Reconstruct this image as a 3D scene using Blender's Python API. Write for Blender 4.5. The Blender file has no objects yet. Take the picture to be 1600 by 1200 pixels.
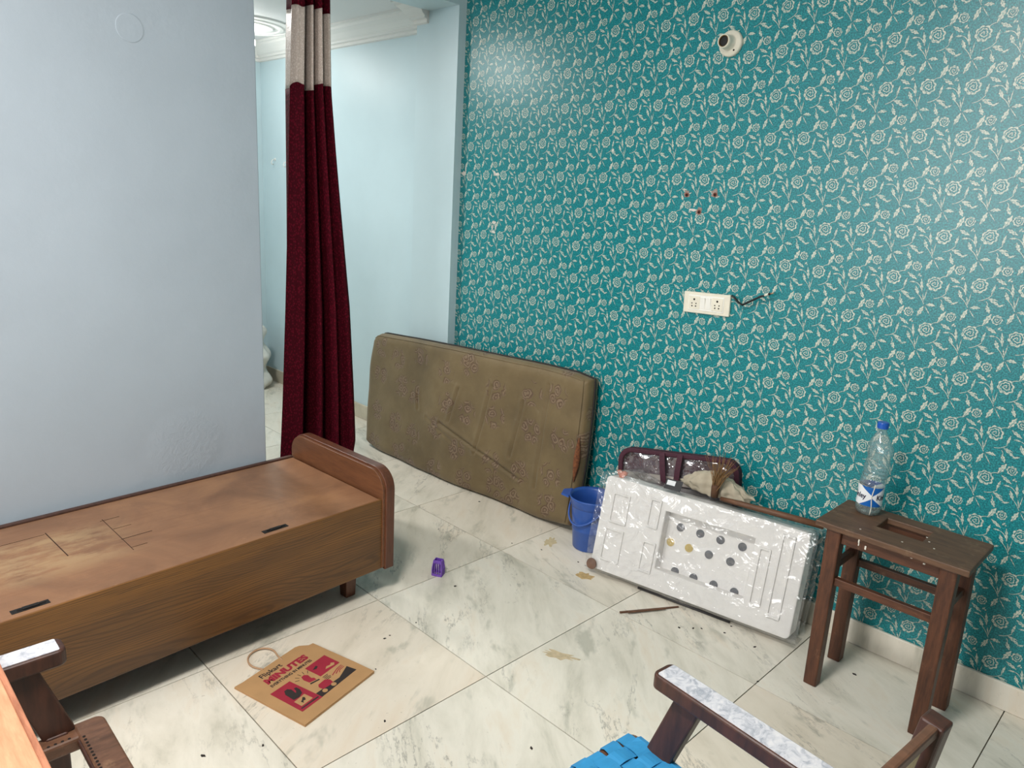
import bpy, bmesh, math, random
from mathutils import Vector, Matrix, noise

scene = bpy.context.scene
COL = scene.collection
R = math.radians

def lin(r, g, b):
    f = lambda c: (c / 255 / 12.92) if c / 255 <= .04045 else ((c / 255 + .055) / 1.055) ** 2.4
    return (f(r), f(g), f(b), 1.0)

# ------------------------------------------------------------------ camera
CAM = Vector((2.7167, -2.6572, 1.5218))
YAW, PITCH, ROLL, FPX = R(134.4526), R(14.1324), R(3.3111), 1151.87
fw = Vector((math.cos(YAW) * math.cos(PITCH), math.sin(YAW) * math.cos(PITCH), -math.sin(PITCH)))
rt = Vector((math.sin(YAW), -math.cos(YAW), 0))
up = rt.cross(fw)
rt2 = math.cos(ROLL) * rt + math.sin(ROLL) * up
up2 = -math.sin(ROLL) * rt + math.cos(ROLL) * up
cd = bpy.data.cameras.new('camera')
cd.sensor_fit = 'HORIZONTAL'; cd.sensor_width = 36; cd.lens = FPX / 1600 * 36
cd.clip_start = .02
cam = bpy.data.objects.new('camera', cd)
M = Matrix((rt2, up2, -fw)).transposed().to_4x4(); M.translation = CAM
cam.matrix_world = M
COL.objects.link(cam); scene.camera = cam

# ------------------------------------------------------------------ world, exposure
w = bpy.data.worlds.new('world'); scene.world = w; w.use_nodes = True
w.node_tree.nodes['Background'].inputs[0].default_value = (.75, .85, 1, 1)
w.node_tree.nodes['Background'].inputs[1].default_value = .4
vs = scene.view_settings
vs.view_transform = 'Standard'; vs.look = 'None'; vs.gamma = 1; vs.use_curve_mapping = False
vs.exposure = 0.0
LAMP_POWER, FAR_POWER, DAY_POWER = 64, 6, 84
cy = scene.cycles
cy.max_bounces = 8; cy.diffuse_bounces = 3; cy.glossy_bounces = 2; cy.transmission_bounces = 3; cy.transparent_max_bounces = 10
cy.caustics_reflective = False; cy.caustics_refractive = False; cy.sample_clamp_indirect = 4; cy.adaptive_threshold = .02

# ------------------------------------------------------------------ helpers: objects
def tag(o, label, cat, group=None, kind=None):
    if label: o['label'] = label
    if cat: o['category'] = cat
    if group: o['group'] = group
    if kind: o['kind'] = kind
    return o

def empty(name, loc=(0, 0, 0), rz=0, label=None, cat=None, group=None):
    o = bpy.data.objects.new(name, None); COL.objects.link(o)
    o.location = loc; o.rotation_euler = (0, 0, rz); o.empty_display_size = .05
    return tag(o, label, cat, group)

class MB:
    """collects shapes into one bmesh"""
    def __init__(self): self.bm = bmesh.new()
    def box(self, x0, x1, y0, y1, z0, z1, m=None):
        vs_ = [Vector((x, y, z)) for z in (z0, z1) for y in (y0, y1) for x in (x0, x1)]
        if m: vs_ = [m @ v for v in vs_]
        v = [self.bm.verts.new(p) for p in vs_]
        for f in ((0, 2, 3, 1), (4, 5, 7, 6), (0, 1, 5, 4), (2, 6, 7, 3), (0, 4, 6, 2), (1, 3, 7, 5)):
            self.bm.faces.new([v[i] for i in f])
        return self
    def bar(self, a, b, w, d, ref=(0, 0, 1), w2=None, d2=None):
        """tapered square bar from a to b"""
        a, b = Vector(a), Vector(b); t = (b - a).normalized()
        r = Vector(ref)
        if abs(t.dot(r)) > .95: r = Vector((0, 1, 0))
        s = t.cross(r).normalized(); u = s.cross(t).normalized()
        w2 = w if w2 is None else w2; d2 = d if d2 is None else d2
        v = []
        for p, ww, dd in ((a, w, d), (b, w2, d2)):
            for sx, sy in ((-1, -1), (1, -1), (1, 1), (-1, 1)):
                v.append(self.bm.verts.new(p + s * sx * ww / 2 + u * sy * dd / 2))
        for f in ((3, 2, 1, 0), (4, 5, 6, 7), (0, 1, 5, 4), (1, 2, 6, 5), (2, 3, 7, 6), (3, 0, 4, 7)):
            self.bm.faces.new([v[i] for i in f])
        return self
    def prism(self, pts, z0, z1, m=None):
        """extrude 2-D outline between z0 and z1"""
        lo = [Vector((p[0], p[1], z0)) for p in pts]; hi = [Vector((p[0], p[1], z1)) for p in pts]
        if m: lo = [m @ p for p in lo]; hi = [m @ p for p in hi]
        a = [self.bm.verts.new(p) for p in lo]; b = [self.bm.verts.new(p) for p in hi]
        self.bm.faces.new(a[::-1]); self.bm.faces.new(b)
        n = len(pts)
        for i in range(n): self.bm.faces.new((a[i], a[(i + 1) % n], b[(i + 1) % n], b[i]))
        return self
    def tube(self, path, r, seg=8, cap=True):
        path = [Vector(p) for p in path]; rings = []
        rs = r if isinstance(r, (list, tuple)) else [r] * len(path)
        prev = None
        for i, p in enumerate(path):
            t = (path[min(i + 1, len(path) - 1)] - path[max(i - 1, 0)]).normalized()
            ref = prev if prev is not None else (Vector((0, 0, 1)) if abs(t.z) < .9 else Vector((1, 0, 0)))
            s = t.cross(ref).normalized(); u = s.cross(t).normalized(); prev = u
            rings.append([self.bm.verts.new(p + rs[i] * (s * math.cos(2 * math.pi * k / seg) + u * math.sin(2 * math.pi * k / seg))) for k in range(seg)])
        for a, b in zip(rings, rings[1:]):
            for k in range(seg): self.bm.faces.new((a[k], a[(k + 1) % seg], b[(k + 1) % seg], b[k]))
        if cap: self.bm.faces.new(rings[0][::-1]); self.bm.faces.new(rings[-1])
        return self
    def lathe(self, prof, seg=32, m=None, fn=None, cap0=True, cap1=True):
        rings = []
        for r, z in prof:
            ring = []
            for k in range(seg):
                a = 2 * math.pi * k / seg
                p = Vector((r * math.cos(a), r * math.sin(a), z))
                if fn: p = fn(p, a)
                if m: p = m @ p
                ring.append(self.bm.verts.new(p))
            rings.append(ring)
        for a, b in zip(rings, rings[1:]):
            for k in range(seg): self.bm.faces.new((a[k], a[(k + 1) % seg], b[(k + 1) % seg], b[k]))
        if cap0: self.bm.faces.new(rings[0][::-1])
        if cap1: self.bm.faces.new(rings[-1])
        return self
    def grid(self, fn, nu, nv, closed_u=False):
        v = [[self.bm.verts.new(fn(i / nu, j / nv)) for i in range(nu + (0 if closed_u else 1))] for j in range(nv + 1)]
        n = len(v[0])
        for j in range(nv):
            for i in range(n if closed_u else n - 1):
                self.bm.faces.new((v[j][i], v[j][(i + 1) % n], v[j + 1][(i + 1) % n], v[j + 1][i]))
        return self
    def build(self, name, mat, parent=None, bevel=0, smooth=False, seg=2, solid=0, recalc=True, label=None):
        if recalc: bmesh.ops.recalc_face_normals(self.bm, faces=self.bm.faces)
        me = bpy.data.meshes.new(name); self.bm.to_mesh(me); self.bm.free()
        if mat: me.materials.append(mat)
        o = bpy.data.objects.new(name, me); COL.objects.link(o)
        if parent: o.parent = parent
        if smooth:
            me.polygons.foreach_set('use_smooth', [True] * len(me.polygons))
        if solid:
            s = o.modifiers.new('solid', 'SOLIDIFY'); s.thickness = solid; s.offset = 0
        if bevel:
            b = o.modifiers.new('bevel', 'BEVEL'); b.width = bevel; b.segments = seg; b.limit_method = 'ANGLE'; b.angle_limit = R(40)
        if label: o['label'] = label
        return o

def share(name, me, parent, loc=(0, 0, 0), rot=(0, 0, 0), scale=(1, 1, 1)):
    o = bpy.data.objects.new(name, me); COL.objects.link(o); o.parent = parent
    o.location = loc; o.rotation_euler = rot; o.scale = scale
    return o

def rrect(x0, x1, y0, y1, r, n=6, corners=(1, 1, 1, 1)):
    """rounded rectangle outline; corners: x0y0, x1y0, x1y1, x0y1"""
    pts = []
    for (cx, cy, a0, on, px, py) in ((x0 + r, y0 + r, 180, corners[0], x0, y0), (x1 - r, y0 + r, 270, corners[1], x1, y0),
                                     (x1 - r, y1 - r, 0, corners[2], x1, y1), (x0 + r, y1 - r, 90, corners[3], x0, y1)):
        if on:
            for k in range(n + 1):
                a = R(a0 + 90 * k / n); pts.append((cx + r * math.cos(a), cy + r * math.sin(a)))
        else: pts.append((px, py))
    return pts

# ------------------------------------------------------------------ helpers: materials
class NT:
    def __init__(self, nt): self.nt = nt
    def n(self, kind, **kw):
        x = self.nt.nodes.new(kind)
        for k, v in kw.items(): setattr(x, k, v)
        return x
    def link(self, a, b): self.nt.links.new(a, b)
    def put(self, sock, v):
        if isinstance(v, bpy.types.NodeSocket): self.link(v, sock)
        elif v is not None: sock.default_value = v
    def math(self, op, a, b=None, c=None, clamp=False):
        x = self.n('ShaderNodeMath', operation=op); x.use_clamp = clamp
        for i, v in enumerate((a, b, c)): self.put(x.inputs[i], v)
        return x.outputs[0]
    def vm(self, op, a, b=None, c=None):
        x = self.n('ShaderNodeVectorMath', operation=op)
        for i, v in enumerate((a, b, c)): self.put(x.inputs[i], v)
        return x.outputs[0]
    def sep(self, v):
        x = self.n('ShaderNodeSeparateXYZ'); self.put(x.inputs[0], v); return x.outputs
    def comb(self, x=0, y=0, z=0):
        c = self.n('ShaderNodeCombineXYZ')
        for i, v in enumerate((x, y, z)): self.put(c.inputs[i], v)
        return c.outputs[0]
    def noise(self, vec, scale, detail=3, rough=.5, dist=0, out='Fac'):
        x = self.n('ShaderNodeTexNoise'); self.put(x.inputs['Vector'], vec)
        x.inputs['Scale'].default_value = scale; x.inputs['Detail'].default_value = detail
        x.inputs['Roughness'].default_value = rough; x.inputs['Distortion'].default_value = dist
        return x.outputs[out]
    def ramp(self, fac, stops, interp='LINEAR'):
        x = self.n('ShaderNodeValToRGB'); self.put(x.inputs[0], fac); r = x.color_ramp; r.interpolation = interp
        while len(r.elements) < len(stops): r.elements.new(.5)
        for e, (p, c) in zip(r.elements, stops): e.position = p; e.color = c
        return x.outputs[0]
    def mix(self, fac, a, b, blend='MIX'):
        x = self.n('ShaderNodeMix', data_type='RGBA', blend_type=blend)
        self.put(x.inputs[0], fac); self.put(x.inputs[6], a); self.put(x.inputs[7], b)
        return x.outputs[2]
    def smooth(self, v, lo, hi):
        x = self.n('ShaderNodeMapRange', interpolation_type='SMOOTHSTEP'); self.put(x.inputs[0], v)
        x.inputs[1].default_value = lo; x.inputs[2].default_value = hi
        return x.outputs[0]
    def bump(self, h, strength=.3, dist=.01):
        x = self.n('ShaderNodeBump'); self.put(x.inputs['Height'], h)
        x.inputs['Strength'].default_value = strength; x.inputs['Distance'].default_value = dist
        return x.outputs[0]
    def obj(self): return self.n('ShaderNodeTexCoord').outputs['Object']
    def geo(self): return self.n('ShaderNodeNewGeometry').outputs['Position']
    def scale(self, v, s):
        return self.vm('MULTIPLY', v, s)

G = (0, 0, 0, 1)
def newmat(name):
    m = bpy.data.materials.new(name); m.use_nodes = True
    t = NT(m.node_tree); b = m.node_tree.nodes['Principled BSDF']
    return m, t, b

def plain(name, c, rough=.5, var=.12, nscale=30, metal=0, spec=.5, bump=0, bscale=80):
    m, t, b = newmat(name)
    o = t.obj(); n = t.noise(o, nscale, 4)
    c2 = tuple(x * (1 - var) for x in c[:3]) + (1,); c1 = tuple(min(1, x * (1 + var)) for x in c[:3]) + (1,)
    t.link(t.ramp(n, [(.3, c2), (.7, c1)]), b.inputs['Base Color'])
    b.inputs['Roughness'].default_value = rough; b.inputs['Metallic'].default_value = metal
    b.inputs['Specular IOR Level'].default_value = spec
    if bump: t.link(t.bump(t.noise(o, bscale, 4), bump, .003), b.inputs['Normal'])
    return m

def wood(name, dark, light, stretch=(3, 40, 40), rough=.45, worn=None, wornamt=.5, lines=.5, bump=.15):
    """grain runs along the axis with the small stretch"""
    m, t, b = newmat(name)
    o = t.obj(); v = t.scale(o, stretch)
    n1 = t.noise(v, 1.0, 5, .6, .6); n2 = t.noise(t.scale(o, tuple(s * 3.5 for s in stretch)), 1.0, 4, .65, .3)
    f = t.math('ADD', t.math('MULTIPLY', n1, 1 - lines), t.math('MULTIPLY', n2, lines))
    c = t.ramp(f, [(.34, dark), (.62, light)])
    if worn:
        k = t.smooth(t.noise(o, 14, 5, .7), 1 - wornamt - .06, 1 - wornamt + .12)
        c = t.mix(t.math('MULTIPLY', k, .8), c, worn)
    t.link(c, b.inputs['Base Color']); b.inputs['Roughness'].default_value = rough
    t.link(t.bump(f, bump, .002), b.inputs['Normal'])
    return m

def clear(name, tint=(1, 1, 1, 1), gloss=.18, rough=.08, bump=0, bscale=40, haze=0):
    """thin clear plastic film: see-through with a fresnel sheen"""
    m, t, b = newmat(name); nt = m.node_tree
    tr = t.n('ShaderNodeBsdfTransparent'); tr.inputs[0].default_value = tint
    gl = t.n('ShaderNodeBsdfGlossy'); gl.inputs['Roughness'].default_value = rough
    fr = t.n('ShaderNodeLayerWeight'); fr.inputs[0].default_value = .35
    f = t.math('MULTIPLY_ADD', fr.outputs['Facing'], .55, gloss, clamp=True)
    if bump:
        bn = t.bump(t.noise(t.obj(), bscale, 2, .5, 1.5), bump, .01)
        t.link(bn, gl.inputs['Normal']); t.link(bn, fr.inputs['Normal'])
    mx = t.n('ShaderNodeMixShader'); t.link(f, mx.inputs[0]); t.link(tr.outputs[0], mx.inputs[1]); t.link(gl.outputs[0], mx.inputs[2])
    out = mx.outputs[0]
    if haze:
        df = t.n('ShaderNodeBsdfDiffuse'); df.inputs[0].default_value = (.85, .85, .83, 1)
        m2 = t.n('ShaderNodeMixShader'); m2.inputs[0].default_value = haze
        t.link(out, m2.inputs[1]); t.link(df.outputs[0], m2.inputs[2]); out = m2.outputs[0]
    t.link(out, nt.nodes['Material Output'].inputs[0])
    nt.nodes.remove(b)
    return m

def emit(name, c, s):
    m, t, b = newmat(name)
    b.inputs['Emission Color'].default_value = c; b.inputs['Emission Strength'].default_value = s
    b.inputs['Base Color'].default_value = c
    return m

# ---- painted plaster
def paint(name, c, bumpy=.08, patch=None):
    m, t, b = newmat(name); p = t.geo()
    n = t.noise(p, 1.7, 4, .55)
    c1 = tuple(x * .96 for x in c[:3]) + (1,); c2 = tuple(min(1, x * 1.03) for x in c[:3]) + (1,)
    t.link(t.ramp(n, [(.35, c1), (.65, c2)]), b.inputs['Base Color'])
    b.inputs['Roughness'].default_value = .42
    h = t.noise(p, 9, 5, .6)
    if patch:
        dn = t.n('ShaderNodeVectorMath', operation='DISTANCE'); t.link(p, dn.inputs[0]); dn.inputs[1].default_value = patch
        dist = dn.outputs['Value']
        k = t.math('SUBTRACT', 1, t.smooth(dist, .06, .16))
        h = t.math('ADD', h, t.math('MULTIPLY', k, t.math('MULTIPLY', t.noise(p, 30, 4, .6, 1.5), 5)))
    t.link(t.bump(h, bumpy, .02), b.inputs['Normal'])
    return m

M_wall = paint('blue_grey_paint', lin(173, 184, 194), .1, (.0, -1.62, .54))
M_wall2 = paint('pale_aqua_paint', lin(199, 220, 226), .06)
M_white = plain('white_plaster', lin(232, 232, 228), .6, .02, 3)
M_ceil = plain('ceiling_white', lin(226, 227, 226), .7, .02, 2)

# ---- wallpaper: printed roses and leaves on flecked teal
def wallpaper():
    m, t, b = newmat('teal_rose_wallpaper'); nt = m.node_tree
    CW, CH = .1266, .149
    # unit-frame helper group
    g = bpy.data.node_groups.new('leaf_field', 'ShaderNodeTree')
    for nm, ty in (('Vector', 'NodeSocketVector'), ('Curve', 'NodeSocketFloat'), ('Width', 'NodeSocketFloat'), ('Stem', 'NodeSocketFloat')):
        g.interface.new_socket(nm, in_out='INPUT', socket_type=ty)
    g.interface.new_socket('Field', in_out='OUTPUT', socket_type='NodeSocketFloat')
    gt = NT(g); gi = gt.n('NodeGroupInput'); go = gt.n('NodeGroupOutput')
    x, y, _ = gt.sep(gi.outputs[0])
    q = gt.math('MULTIPLY', gt.math('MULTIPLY', x, 4), gt.math('SUBTRACT', 1, x))
    ay = gt.math('ABSOLUTE', gt.math('SUBTRACT', y, gt.math('MULTIPLY', q, gi.outputs[1])))
    jag = gt.math('MULTIPLY', q, gt.math('MULTIPLY_ADD', gt.math('SINE', gt.math('MULTIPLY', x, 21)), .22, .9))
    slit = gt.math('SUBTRACT', gt.math('ABSOLUTE', gt.math('ADD', gt.math('SUBTRACT', y, gt.math('MULTIPLY', q, gi.outputs[1])), .18)), .13)
    leaf = gt.math('MINIMUM', gt.math('SUBTRACT', jag, ay), gt.math('ADD', gt.math('MULTIPLY', slit, 1.6), gt.math('MULTIPLY', x, .25)))
    stem = gt.math('MINIMUM', gt.math('SUBTRACT', 1, ay), gt.math('MULTIPLY', q, 30))
    f = gt.math('ADD', gt.math('MULTIPLY', leaf, gt.math('SUBTRACT', 1, gi.outputs[3])), gt.math('MULTIPLY', stem, gi.outputs[3]))
    gt.link(gt.math('MULTIPLY', f, gi.outputs[2]), go.inputs[0])

    p = t.geo(); X, Y, Z = t.sep(p)
    wob = t.math('MULTIPLY', t.math('SINE', t.math('MULTIPLY', X, 2 * math.pi / (CW * 3))), .006)
    px_ = t.math('SUBTRACT', X, .978)
    pz_ = t.math('ADD', t.math('SUBTRACT', Z, 1.626), t.math('ADD', wob, t.math('MULTIPLY', X, -.004)))
    P = t.comb(px_, pz_, 0)
    def L(a, c): return ((a - 490 + .17 * (c - 300)) / 545 * CW, -(c - 300) / 530 * CH)
    fields = []
    def wrap(c):
        return t.vm('WRAP', P, (c[0] + CW / 2, c[1] + CH / 2, 1), (c[0] - CW / 2, c[1] - CH / 2, -1))
    def leaf(a, c, wpx, curve=0, stem=False, hollow=False):
        A, B = L(*a), L(*c); w_ = wpx / 545 * CW * (1 if stem else .92)
        ctr = ((A[0] + B[0]) / 2, (A[1] + B[1]) / 2)
        mp = t.n('ShaderNodeMapping', vector_type='TEXTURE'); t.link(wrap(ctr), mp.inputs[0])
        dx, dy = B[0] - A[0], B[1] - A[1]
        mp.inputs[1].default_value = (A[0], A[1], 0); mp.inputs[2].default_value = (0, 0, math.atan2(dy, dx))
        mp.inputs[3].default_value = (math.hypot(dx, dy), w_, 1)
        gn = t.n('ShaderNodeGroup'); gn.node_tree = g; t.link(mp.outputs[0], gn.inputs[0])
        gn.inputs[1].default_value = curve; gn.inputs[2].default_value = w_; gn.inputs[3].default_value = 1.0 if stem else 0.0
        o = gn.outputs[0]
        if hollow: o = t.math('MINIMUM', o, t.math('SUBTRACT', w_ * .55, o))
        fields.append(o)
    SW = 4.2
    leaf((485, 466), (640, 395), SW, -4, True)
    leaf((632, 398), (678, 278), 17, .2)
    leaf((590, 440), (735, 512), 20, .3, hollow=True)
    leaf((588, 436), (710, 455), 11, .4)
    leaf((574, 470), (590, 520), SW, 2, True)
    leaf((578, 512), (618, 600), 26)
    leaf((790, 350), (832, 450), 25)
    leaf((828, 440), (905, 545), SW, 2, True)
    leaf((905, 520), (888, 425), 9)
    leaf((903, 520), (944, 372), 7)
    leaf((878, 410), (866, 258), 19)
    leaf((930, 552), (1056, 550), 24, .5)
    leaf((915, 555), (993, 665), 7)
    leaf((708, 318), (795, 312), 13, .4)
    leaf((795, 312), (860, 372), SW, 3, True)
    leaf((700, 520), (792, 486), 14)
    leaf((635, 210), (735, 70), 34)
    leaf((548, 240), (645, 205), SW, 3, True)
    leaf((676, 214), (805, 276), 24, -.1, hollow=True)
    leaf((912, 165), (996, 32), 30)
    leaf((812, 240), (850, 200), 14)
    leaf((300, 240), (318, 222), 12)
    def rose(c, rad, turns, ph, top=False):
        v = t.vm('SUBTRACT', wrap(c), (c[0], c[1], 0)); x, y, _ = t.sep(v)
        r = t.math('SQRT', t.math('ADD', t.math('MULTIPLY', x, x), t.math('MULTIPLY', y, y)))
        th = t.math('ARCTAN2', y, x)
        scal = t.math('ABSOLUTE', t.math('SINE', t.math('MULTIPLY_ADD', th, 4.0, ph)))
        k = t.math('DIVIDE', r, t.math('MULTIPLY_ADD', scal, rad * .2, rad * .86))
        pet = t.math('MULTIPLY', t.math('SINE', t.math('MULTIPLY_ADD', th, 3.0, ph * 2)), .85)
        s = t.math('SINE', t.math('ADD', t.math('SUBTRACT', t.math('MULTIPLY', k, 2 * math.pi * turns), th), pet))
        stroke = t.math('MINIMUM', t.math('MULTIPLY', t.math('SUBTRACT', s, .45), rad * .07), t.math('MULTIPLY', t.math('SUBTRACT', .95, k), rad))
        rim = t.math('MINIMUM', t.math('SUBTRACT', 1, k), t.math('SUBTRACT', k, t.math('MULTIPLY_ADD', scal, -.16, .93)))
        fields.append(stroke); fields.append(t.math('MULTIPLY', rim, rad))
    rose((0, 0), .0225, 2.6, .4)
    rose(L(800, 130), .0145, 2.2, 1.3)
    tot = fields[0]
    for f_ in fields[1:]: tot = t.math('MAXIMUM', tot, f_)
    cream = t.smooth(tot, -.0002, .0003)
    edge = t.smooth(tot, -.0022, -.0002)
    n = t.noise(p, 210, 2, .6); n2 = t.noise(p, 1.3, 3, .5)
    base = t.ramp(n, [(.32, lin(0, 84, 92)), (.5, lin(0, 120, 127)), (.66, lin(40, 160, 162))])
    base = t.mix(t.math('MULTIPLY', n2, .2), base, lin(10, 130, 140))
    base = t.mix(t.math('MULTIPLY', edge, .5), base, lin(6, 84, 92))
    pr = t.mix(t.smooth(t.noise(p, 170, 2), .42, .68), lin(206, 208, 192), lin(124, 164, 158))
    t.link(t.mix(cream, base, pr), b.inputs['Base Color'])
    b.inputs['Roughness'].default_value = .32; b.inputs['Specular IOR Level'].default_value = .55
    t.link(t.bump(n, .25, .0015), b.inputs['Normal'])
    return m
M_paper = wallpaper()

# ---- marble tiles
def marble(name):
    m, t, b = newmat(name)
    oi = t.n('ShaderNodeObjectInfo'); rnd = oi.outputs['Random']
    p = t.vm('ADD', t.geo(), t.comb(t.math('MULTIPLY', rnd, 37.0), t.math('MULTIPLY', rnd, 91.0), 0))
    rot = t.n('ShaderNodeVectorRotate', rotation_type='Z_AXIS'); t.link(p, rot.inputs['Vector'])
    t.link(t.math('MULTIPLY_ADD', rnd, .9, .2), rot.inputs['Angle']); v = rot.outputs[0]
    vs_ = t.scale(v, (1.5, 5.0, 1))
    a = t.noise(vs_, 1.6, 7, .62, .35)
    base = t.ramp(a, [(.26, lin(186, 182, 166)), (.42, lin(219, 213, 198)), (.55, lin(231, 225, 211)), (.68, lin(226, 215, 197)), (.8, lin(209, 192, 172))])
    # peach tint differs from slab to slab
    hue = t.smooth(t.noise(t.comb(t.math('MULTIPLY', rnd, 50), 0, 0), 1.0, 0), .48, .62)
    base = t.mix(t.math('MULTIPLY', hue, .4), base, lin(222, 204, 182))
    bl = t.smooth(t.noise(t.scale(v, (2.0, 4.6, 1)), 1.9, 4, .62, .2), .56, .70)
    base = t.mix(t.math('MULTIPLY', bl, .5), base, lin(150, 150, 134))
    vn = t.noise(t.scale(v, (.8, 3.4, 1)), 1.5, 7, .7, .3)
    vein = t.math('SUBTRACT', 1, t.smooth(t.math('ABSOLUTE', t.math('SUBTRACT', vn, .5)), .001, .02))
    vmask = t.smooth(t.noise(v, 2.4, 3), .47, .64)
    base = t.mix(t.math('MULTIPLY', t.math('MULTIPLY', vein, vmask), t.math('MULTIPLY', t.smooth(t.noise(v, 38, 3, .7), .3, .65), .55)), base, lin(112, 110, 102))
    sp = t.smooth(t.noise(v, 60, 3, .7), .66, .74)
    base = t.mix(t.math('MULTIPLY', sp, .35), base, lin(128, 112, 92))
    t.link(base, b.inputs['Base Color'])
    t.link(t.math('MULTIPLY_ADD', t.noise(v, 7, 4), .25, .2), b.inputs['Roughness'])
    b.inputs['Specular IOR Level'].default_value = .4
    return m
M_marble = marble('veined_marble')
M_skirt = plain('skirting_marble', lin(201, 192, 172), .4, .12, 9)
M_grout = plain('grout', lin(120, 106, 86), .9, .2, 60)

# ------------------------------------------------------------------ room shell
def struct(o): o['kind'] = 'structure'; return o

floor = struct(MB().box(-3.1, 4.5, -5.0, .3, -.08, -.02).build('floor', M_grout))
TX, TY, Y0 = .61, .6557, -.5189
GAP = .0034
proto = {}
def tile(x0, x1, y0, y1):
    key = (round(x1 - x0, 3), round(y1 - y0, 3))
    o = None
    if key not in proto:
        o = MB().box(-(x1 - x0) / 2 + GAP / 2, (x1 - x0) / 2 - GAP / 2, -(y1 - y0) / 2 + GAP / 2, (y1 - y0) / 2 - GAP / 2, -.02, 0).build('floor_tile', M_marble, floor)
        proto[key] = o.data; o.location = ((x0 + x1) / 2, (y0 + y1) / 2, 0)
    else:
        o = share('floor_tile', proto[key], floor, ((x0 + x1) / 2, (y0 + y1) / 2, 0))
for i in range(-5, 7):
    for j in range(-6, 3):
        x0, x1 = i * TX, (i + 1) * TX
        y0, y1 = Y0 + j * TY, Y0 + (j + 1) * TY
        top = .1 if x1 <= -.3 else .01
        x0, x1 = max(x0, -2.75), min(x1, 4.2); y0, y1 = max(y0, -4.7), min(y1, top)
        if x1 - x0 > .02 and y1 - y0 > .02: tile(x0, x1, y0, y1)

wall_right = struct(MB().box(-.36, 4.35, 0, .15, -.02, 2.75).build('wall_right', M_paper))
struct(MB().box(-.70, -.36, -.05, .2, -.02, 2.75).build('wall_jamb', M_wall2))
ANG = R(3.0)
LW = Matrix.Translation((-.035, -1.292, 0)) @ Matrix.Rotation(ANG, 4, 'Z')
wl = struct(MB().box(-.14, 0, -3.5, 0, -.02, 2.75).build('wall_left', M_wall, bevel=.004)); wl.matrix_world = LW
WX0, WX1, WZ0, WZ1 = .35, 1.75, 1.05, 2.4
def frame_xz(x0, x1, z0, z1, a0, a1, b0, b1, y0, y1):
    mb = MB()
    for (p, q, r_, s_) in ((x0, a0, z0, z1), (a1, x1, z0, z1), (a0, a1, z0, b0), (a0, a1, b1, z1)): mb.box(p, q, y0, y1, r_, s_)
    bmesh.ops.remove_doubles(mb.bm, verts=mb.bm.verts, dist=.0001)
    return mb
struct(frame_xz(-.1, 4.35, -.02, 2.75, WX0, WX1, WZ0, WZ1, -4.85, -4.7).build('wall_back', M_wall))
win = struct(frame_xz(WX0, WX1, WZ0, WZ1, WX0 + .05, WX1 - .05, WZ0 + .05, WZ1 - .05, -4.8, -4.74).build('window_1', M_white))
for k in (1, 2): MB().box(WX0 + (WX1 - WX0) * k / 3 - .02, WX0 + (WX1 - WX0) * k / 3 + .02, -4.79, -4.75, WZ0 + .05, WZ1 - .05).build('mullion', M_white, win)
struct(MB().box(4.2, 4.35, -4.75, .05, -.02, 2.75).build('wall_near', M_wall))
struct(MB().box(-.60, 4.35, -4.85, .15, 2.75, 2.85).build('ceiling', M_ceil))
# adjoining room
struct(MB().box(-2.9, -.70, .09, .2, -.02, 2.65).build('wall_far', M_wall2))
struct(MB().box(-2.9, -2.75, -2.7, .1, -.02, 2.65).build('wall_far_end', M_wall2))
struct(MB().box(-2.9, -.1, -2.85, -2.7, -.02, 2.75).build('wall_far_side', M_wall2))
ceil2 = struct(MB().box(-2.9, -.60, -2.75, .15, 2.5, 2.62).build('ceiling_far', M_ceil))
struct(MB().box(-.60, -.36, -2.75, -.05, 2.44, 2.76).build('wall_beam', M_wall2))
# round ceiling moulding with concentric steps
mb = MB(); prof = []
for k, (r0, z0) in enumerate(((.32, 2.5), (.315, 2.49), (.285, 2.486), (.28, 2.492), (.255, 2.492), (.25, 2.484), (.225, 2.482), (.22, 2.49), (.19, 2.49), (.185, 2.48), (.1, 2.476), (.09, 2.485), (.02, 2.487))):
    prof.append((r0, z0))
rose_c = mb.lathe(prof, 48, Matrix.Translation((-2.16, -.32, 0))).build('ceiling_rosette', M_white, ceil2)
# cornice: stepped profile swept along the far wall, end wall and jamb
def cornice(name, pts):
    pr = [(0, 0), (.10, 0), (.10, -.014), (.088, -.018), (.084, -.03), (.06, -.05), (.042, -.075), (.03, -.084), (.03, -.096), (.014, -.1), (.014, -.116), (0, -.12)]
    bm = bmesh.new(); rings = []
    n = len(pts)
    for i, (x, y) in enumerate(pts):
        def nor(a, b_):
            d = Vector((b_[0] - a[0], b_[1] - a[1])).normalized(); return Vector((-d.y, d.x))
        n1 = nor(pts[i - 1], pts[i]) if i > 0 else nor(pts[i], pts[i + 1])
        n2 = nor(pts[i], pts[i + 1]) if i < n - 1 else n1
        mdir = (n1 + n2).normalized(); mdir /= max(.3, mdir.dot(n1))
        rings.append([bm.verts.new((x + mdir.x * o, y + mdir.y * o, 2.5 + z)) for o, z in pr])
    for a, c in zip(rings, rings[1:]):
        for k in range(len(pr)):
            bm.faces.new((a[k], a[(k + 1) % len(pr)], c[(k + 1) % len(pr)], c[k]))
    bm.faces.new(rings[0]); bm.faces.new(rings[-1])
    mbx = MB(); mbx.bm.free(); mbx.bm = bm
    return struct(mbx.build(name, M_white))
cornice('trim_1', [(-.60, -.05), (-.70, -.05), (-.70, .09), (-2.75, .09), (-2.75, -2.7)])
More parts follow.
